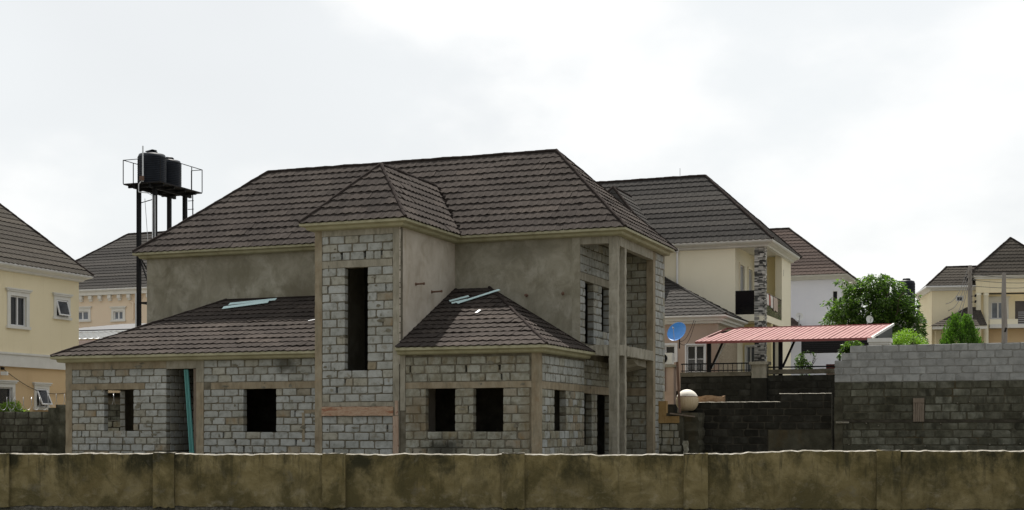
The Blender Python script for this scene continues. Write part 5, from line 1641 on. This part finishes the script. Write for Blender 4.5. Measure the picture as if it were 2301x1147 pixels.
boxo('parapet', 'pale_cream', Q, .85, 2.6, -.42, -.3, 8.43 + z0, 8.75 + z0)
pk = Vector((2.54, 1.6, 14.2 + z0))
k00, k10 = Vector((-.55, -.8, 11.55 + z0)), Vector((5.6, -.8, 11.55 + z0))
kr = poly('front_roof', 'roof_cap', Q, [k00, k10, pk], [k10, Vector((5.6, 4, 11.55 + z0)), pk], [Vector((-.55, 4, 11.55 + z0)), k00, pk])
slope_face(kr, k00, k10, pk, pk, 'roof_taupe', 78, rowmode=True, row=.34, name='tile_row', lip=.034)
cap(kr, [k00, pk], r=.06)
cap(kr, [k10, pk], r=.06)
boxo('ground_wall', 'tan_wall', Q, .9, 9, .2, .4, 0, 8.17 + z0)
# far grey roof between tree and columned house
Z = thing('far_house', 'far low house with plain grey roof between the tree and columned house', 'house', (33.0, 118, 5), 0)
boxo('wall', 'white_trim', Z, -2.6, 2.6, 0, 4, 0, 5.0)
poly('roof', 'roof_grey', Z, [(-3, -.4, 5.0), (3, -.4, 5.0), (2, 1.8, 6.2), (-2, 1.8, 6.2)], [(3, -.4, 5.0), (3, 4.2, 5.0), (2, 1.8, 6.2)])

# far tanks behind the tree
for lab, x, y in (('black water tank standing alone above the tree crown', 23.55, 85, ), ('black water tank half hidden by the tree crown', 22.3, 86)):
    o = poly_tank('far_tank', lab, (x, y, 9.05), .50, 1.55, 9)
st = thing('far_tank_stand', 'steel frame carrying the two tanks behind the tree', 'tank stand', (23, 85.5, 5), 0)
boxo('platform', 'dark_steel', st, -1.4, 1.2, -1.2, 1.2, 3.93, 4.04)
for x, y in ((-1.3, -1), (1.1, -1), (-1.3, 1), (1.1, 1)):
    boxo('leg', 'dark_steel', st, x - .06, x + .06, y - .06, y + .06, 0, 3.93)

# utility poles and cables
p1 = thing('utility_pole', 'grey concrete utility pole with insulators before the columned house', 'utility pole', (23.16, 72, 4.6))
MB().tube([(0, 0, 0), (0, 0, 5.35)], [.15, .10], 8).build('shaft', 'pole_concrete', p1)
for z in (4.1, 4.4, 4.7, 5.0):
    MB().tube([(-.16, -.1, z), (-.16, -.1, z + .1)], .035, 7).tube([(.0, -.1, z + .03), (-.18, -.1, z + .03)], .015, 5).build('insulator', 'pole_concrete', p1)
for z in (3.45, 3.75):
    MB().tube([(.22, -.1, z), (.26, -.1, z + .12)], .05, 7).tube([(0, -.1, z + .03), (.24, -.1, z + .05)], .015, 5).build('insulator', 'black_steel', p1)
MB().tube([(-.02, 0, 2.72), (.02, 0, 2.84)], .14, 8).build('band', 'galvanised', p1)
p2 = thing('timber_pole', 'plain weathered wooden pole right of the concrete utility pole', 'utility pole', (23.5, 68, 4.4))
MB().tube([(0, 0, 0), (.02, 0, 2.2), (-.02, 0, 3.5), (0, 0, 4.74)], [.15, .14, .12, .09], 8).build('shaft', 'pole_concrete', p2)
MB().tube([(0, -.12, 1.9), (.05, -.14, 2.1)], .05, 6).build('clamp', 'dark_steel', p2)
ends = [((23.0, 71.9, 9.75), (19.2, 63, 7.2), 'highest'), ((23.0, 71.9, 9.45), (19.3, 63, 6.9), 'second highest'), ((23.0, 71.9, 9.15), (19.4, 63, 6.5), 'third highest'), ((23.0, 71.9, 8.85), (19.5, 63, 6.2), 'lowest')]
for a0, a1, w_ in ends:
    p, q2 = Vector(a0), Vector(a1)
    q2 = p + (q2 - p) * 1.0
    ps2 = [p.lerp(q2, i / 14) - Vector((0, 0, .45 * sin(pi * i / 14))) for i in range(15)]
    tag(MB().tube(ps2, .013, 5).build('power_cable', 'dark_steel'), w_ + ' of the four cables running from the concrete pole towards the tree', 'cable', 'overhead cables')
for k_, (za, zb_) in enumerate(((9.75, 9.0), (9.5, 8.9), (9.2, 8.75), (8.9, 8.6))):
    p, q2 = Vector((23.2, 71.9, za)), Vector((27.5, 66, zb_ + .3))
    ps2 = [p.lerp(q2, i / 14) - Vector((0, 0, .35 * sin(pi * i / 14))) for i in range(15)]
    tag(MB().tube(ps2, .013, 5).build('power_cable', 'dark_steel'), ('highest', 'second highest', 'third highest', 'lowest')[k_] + ' of the four cables running from the concrete pole past the wooden pole', 'cable', 'overhead cables')
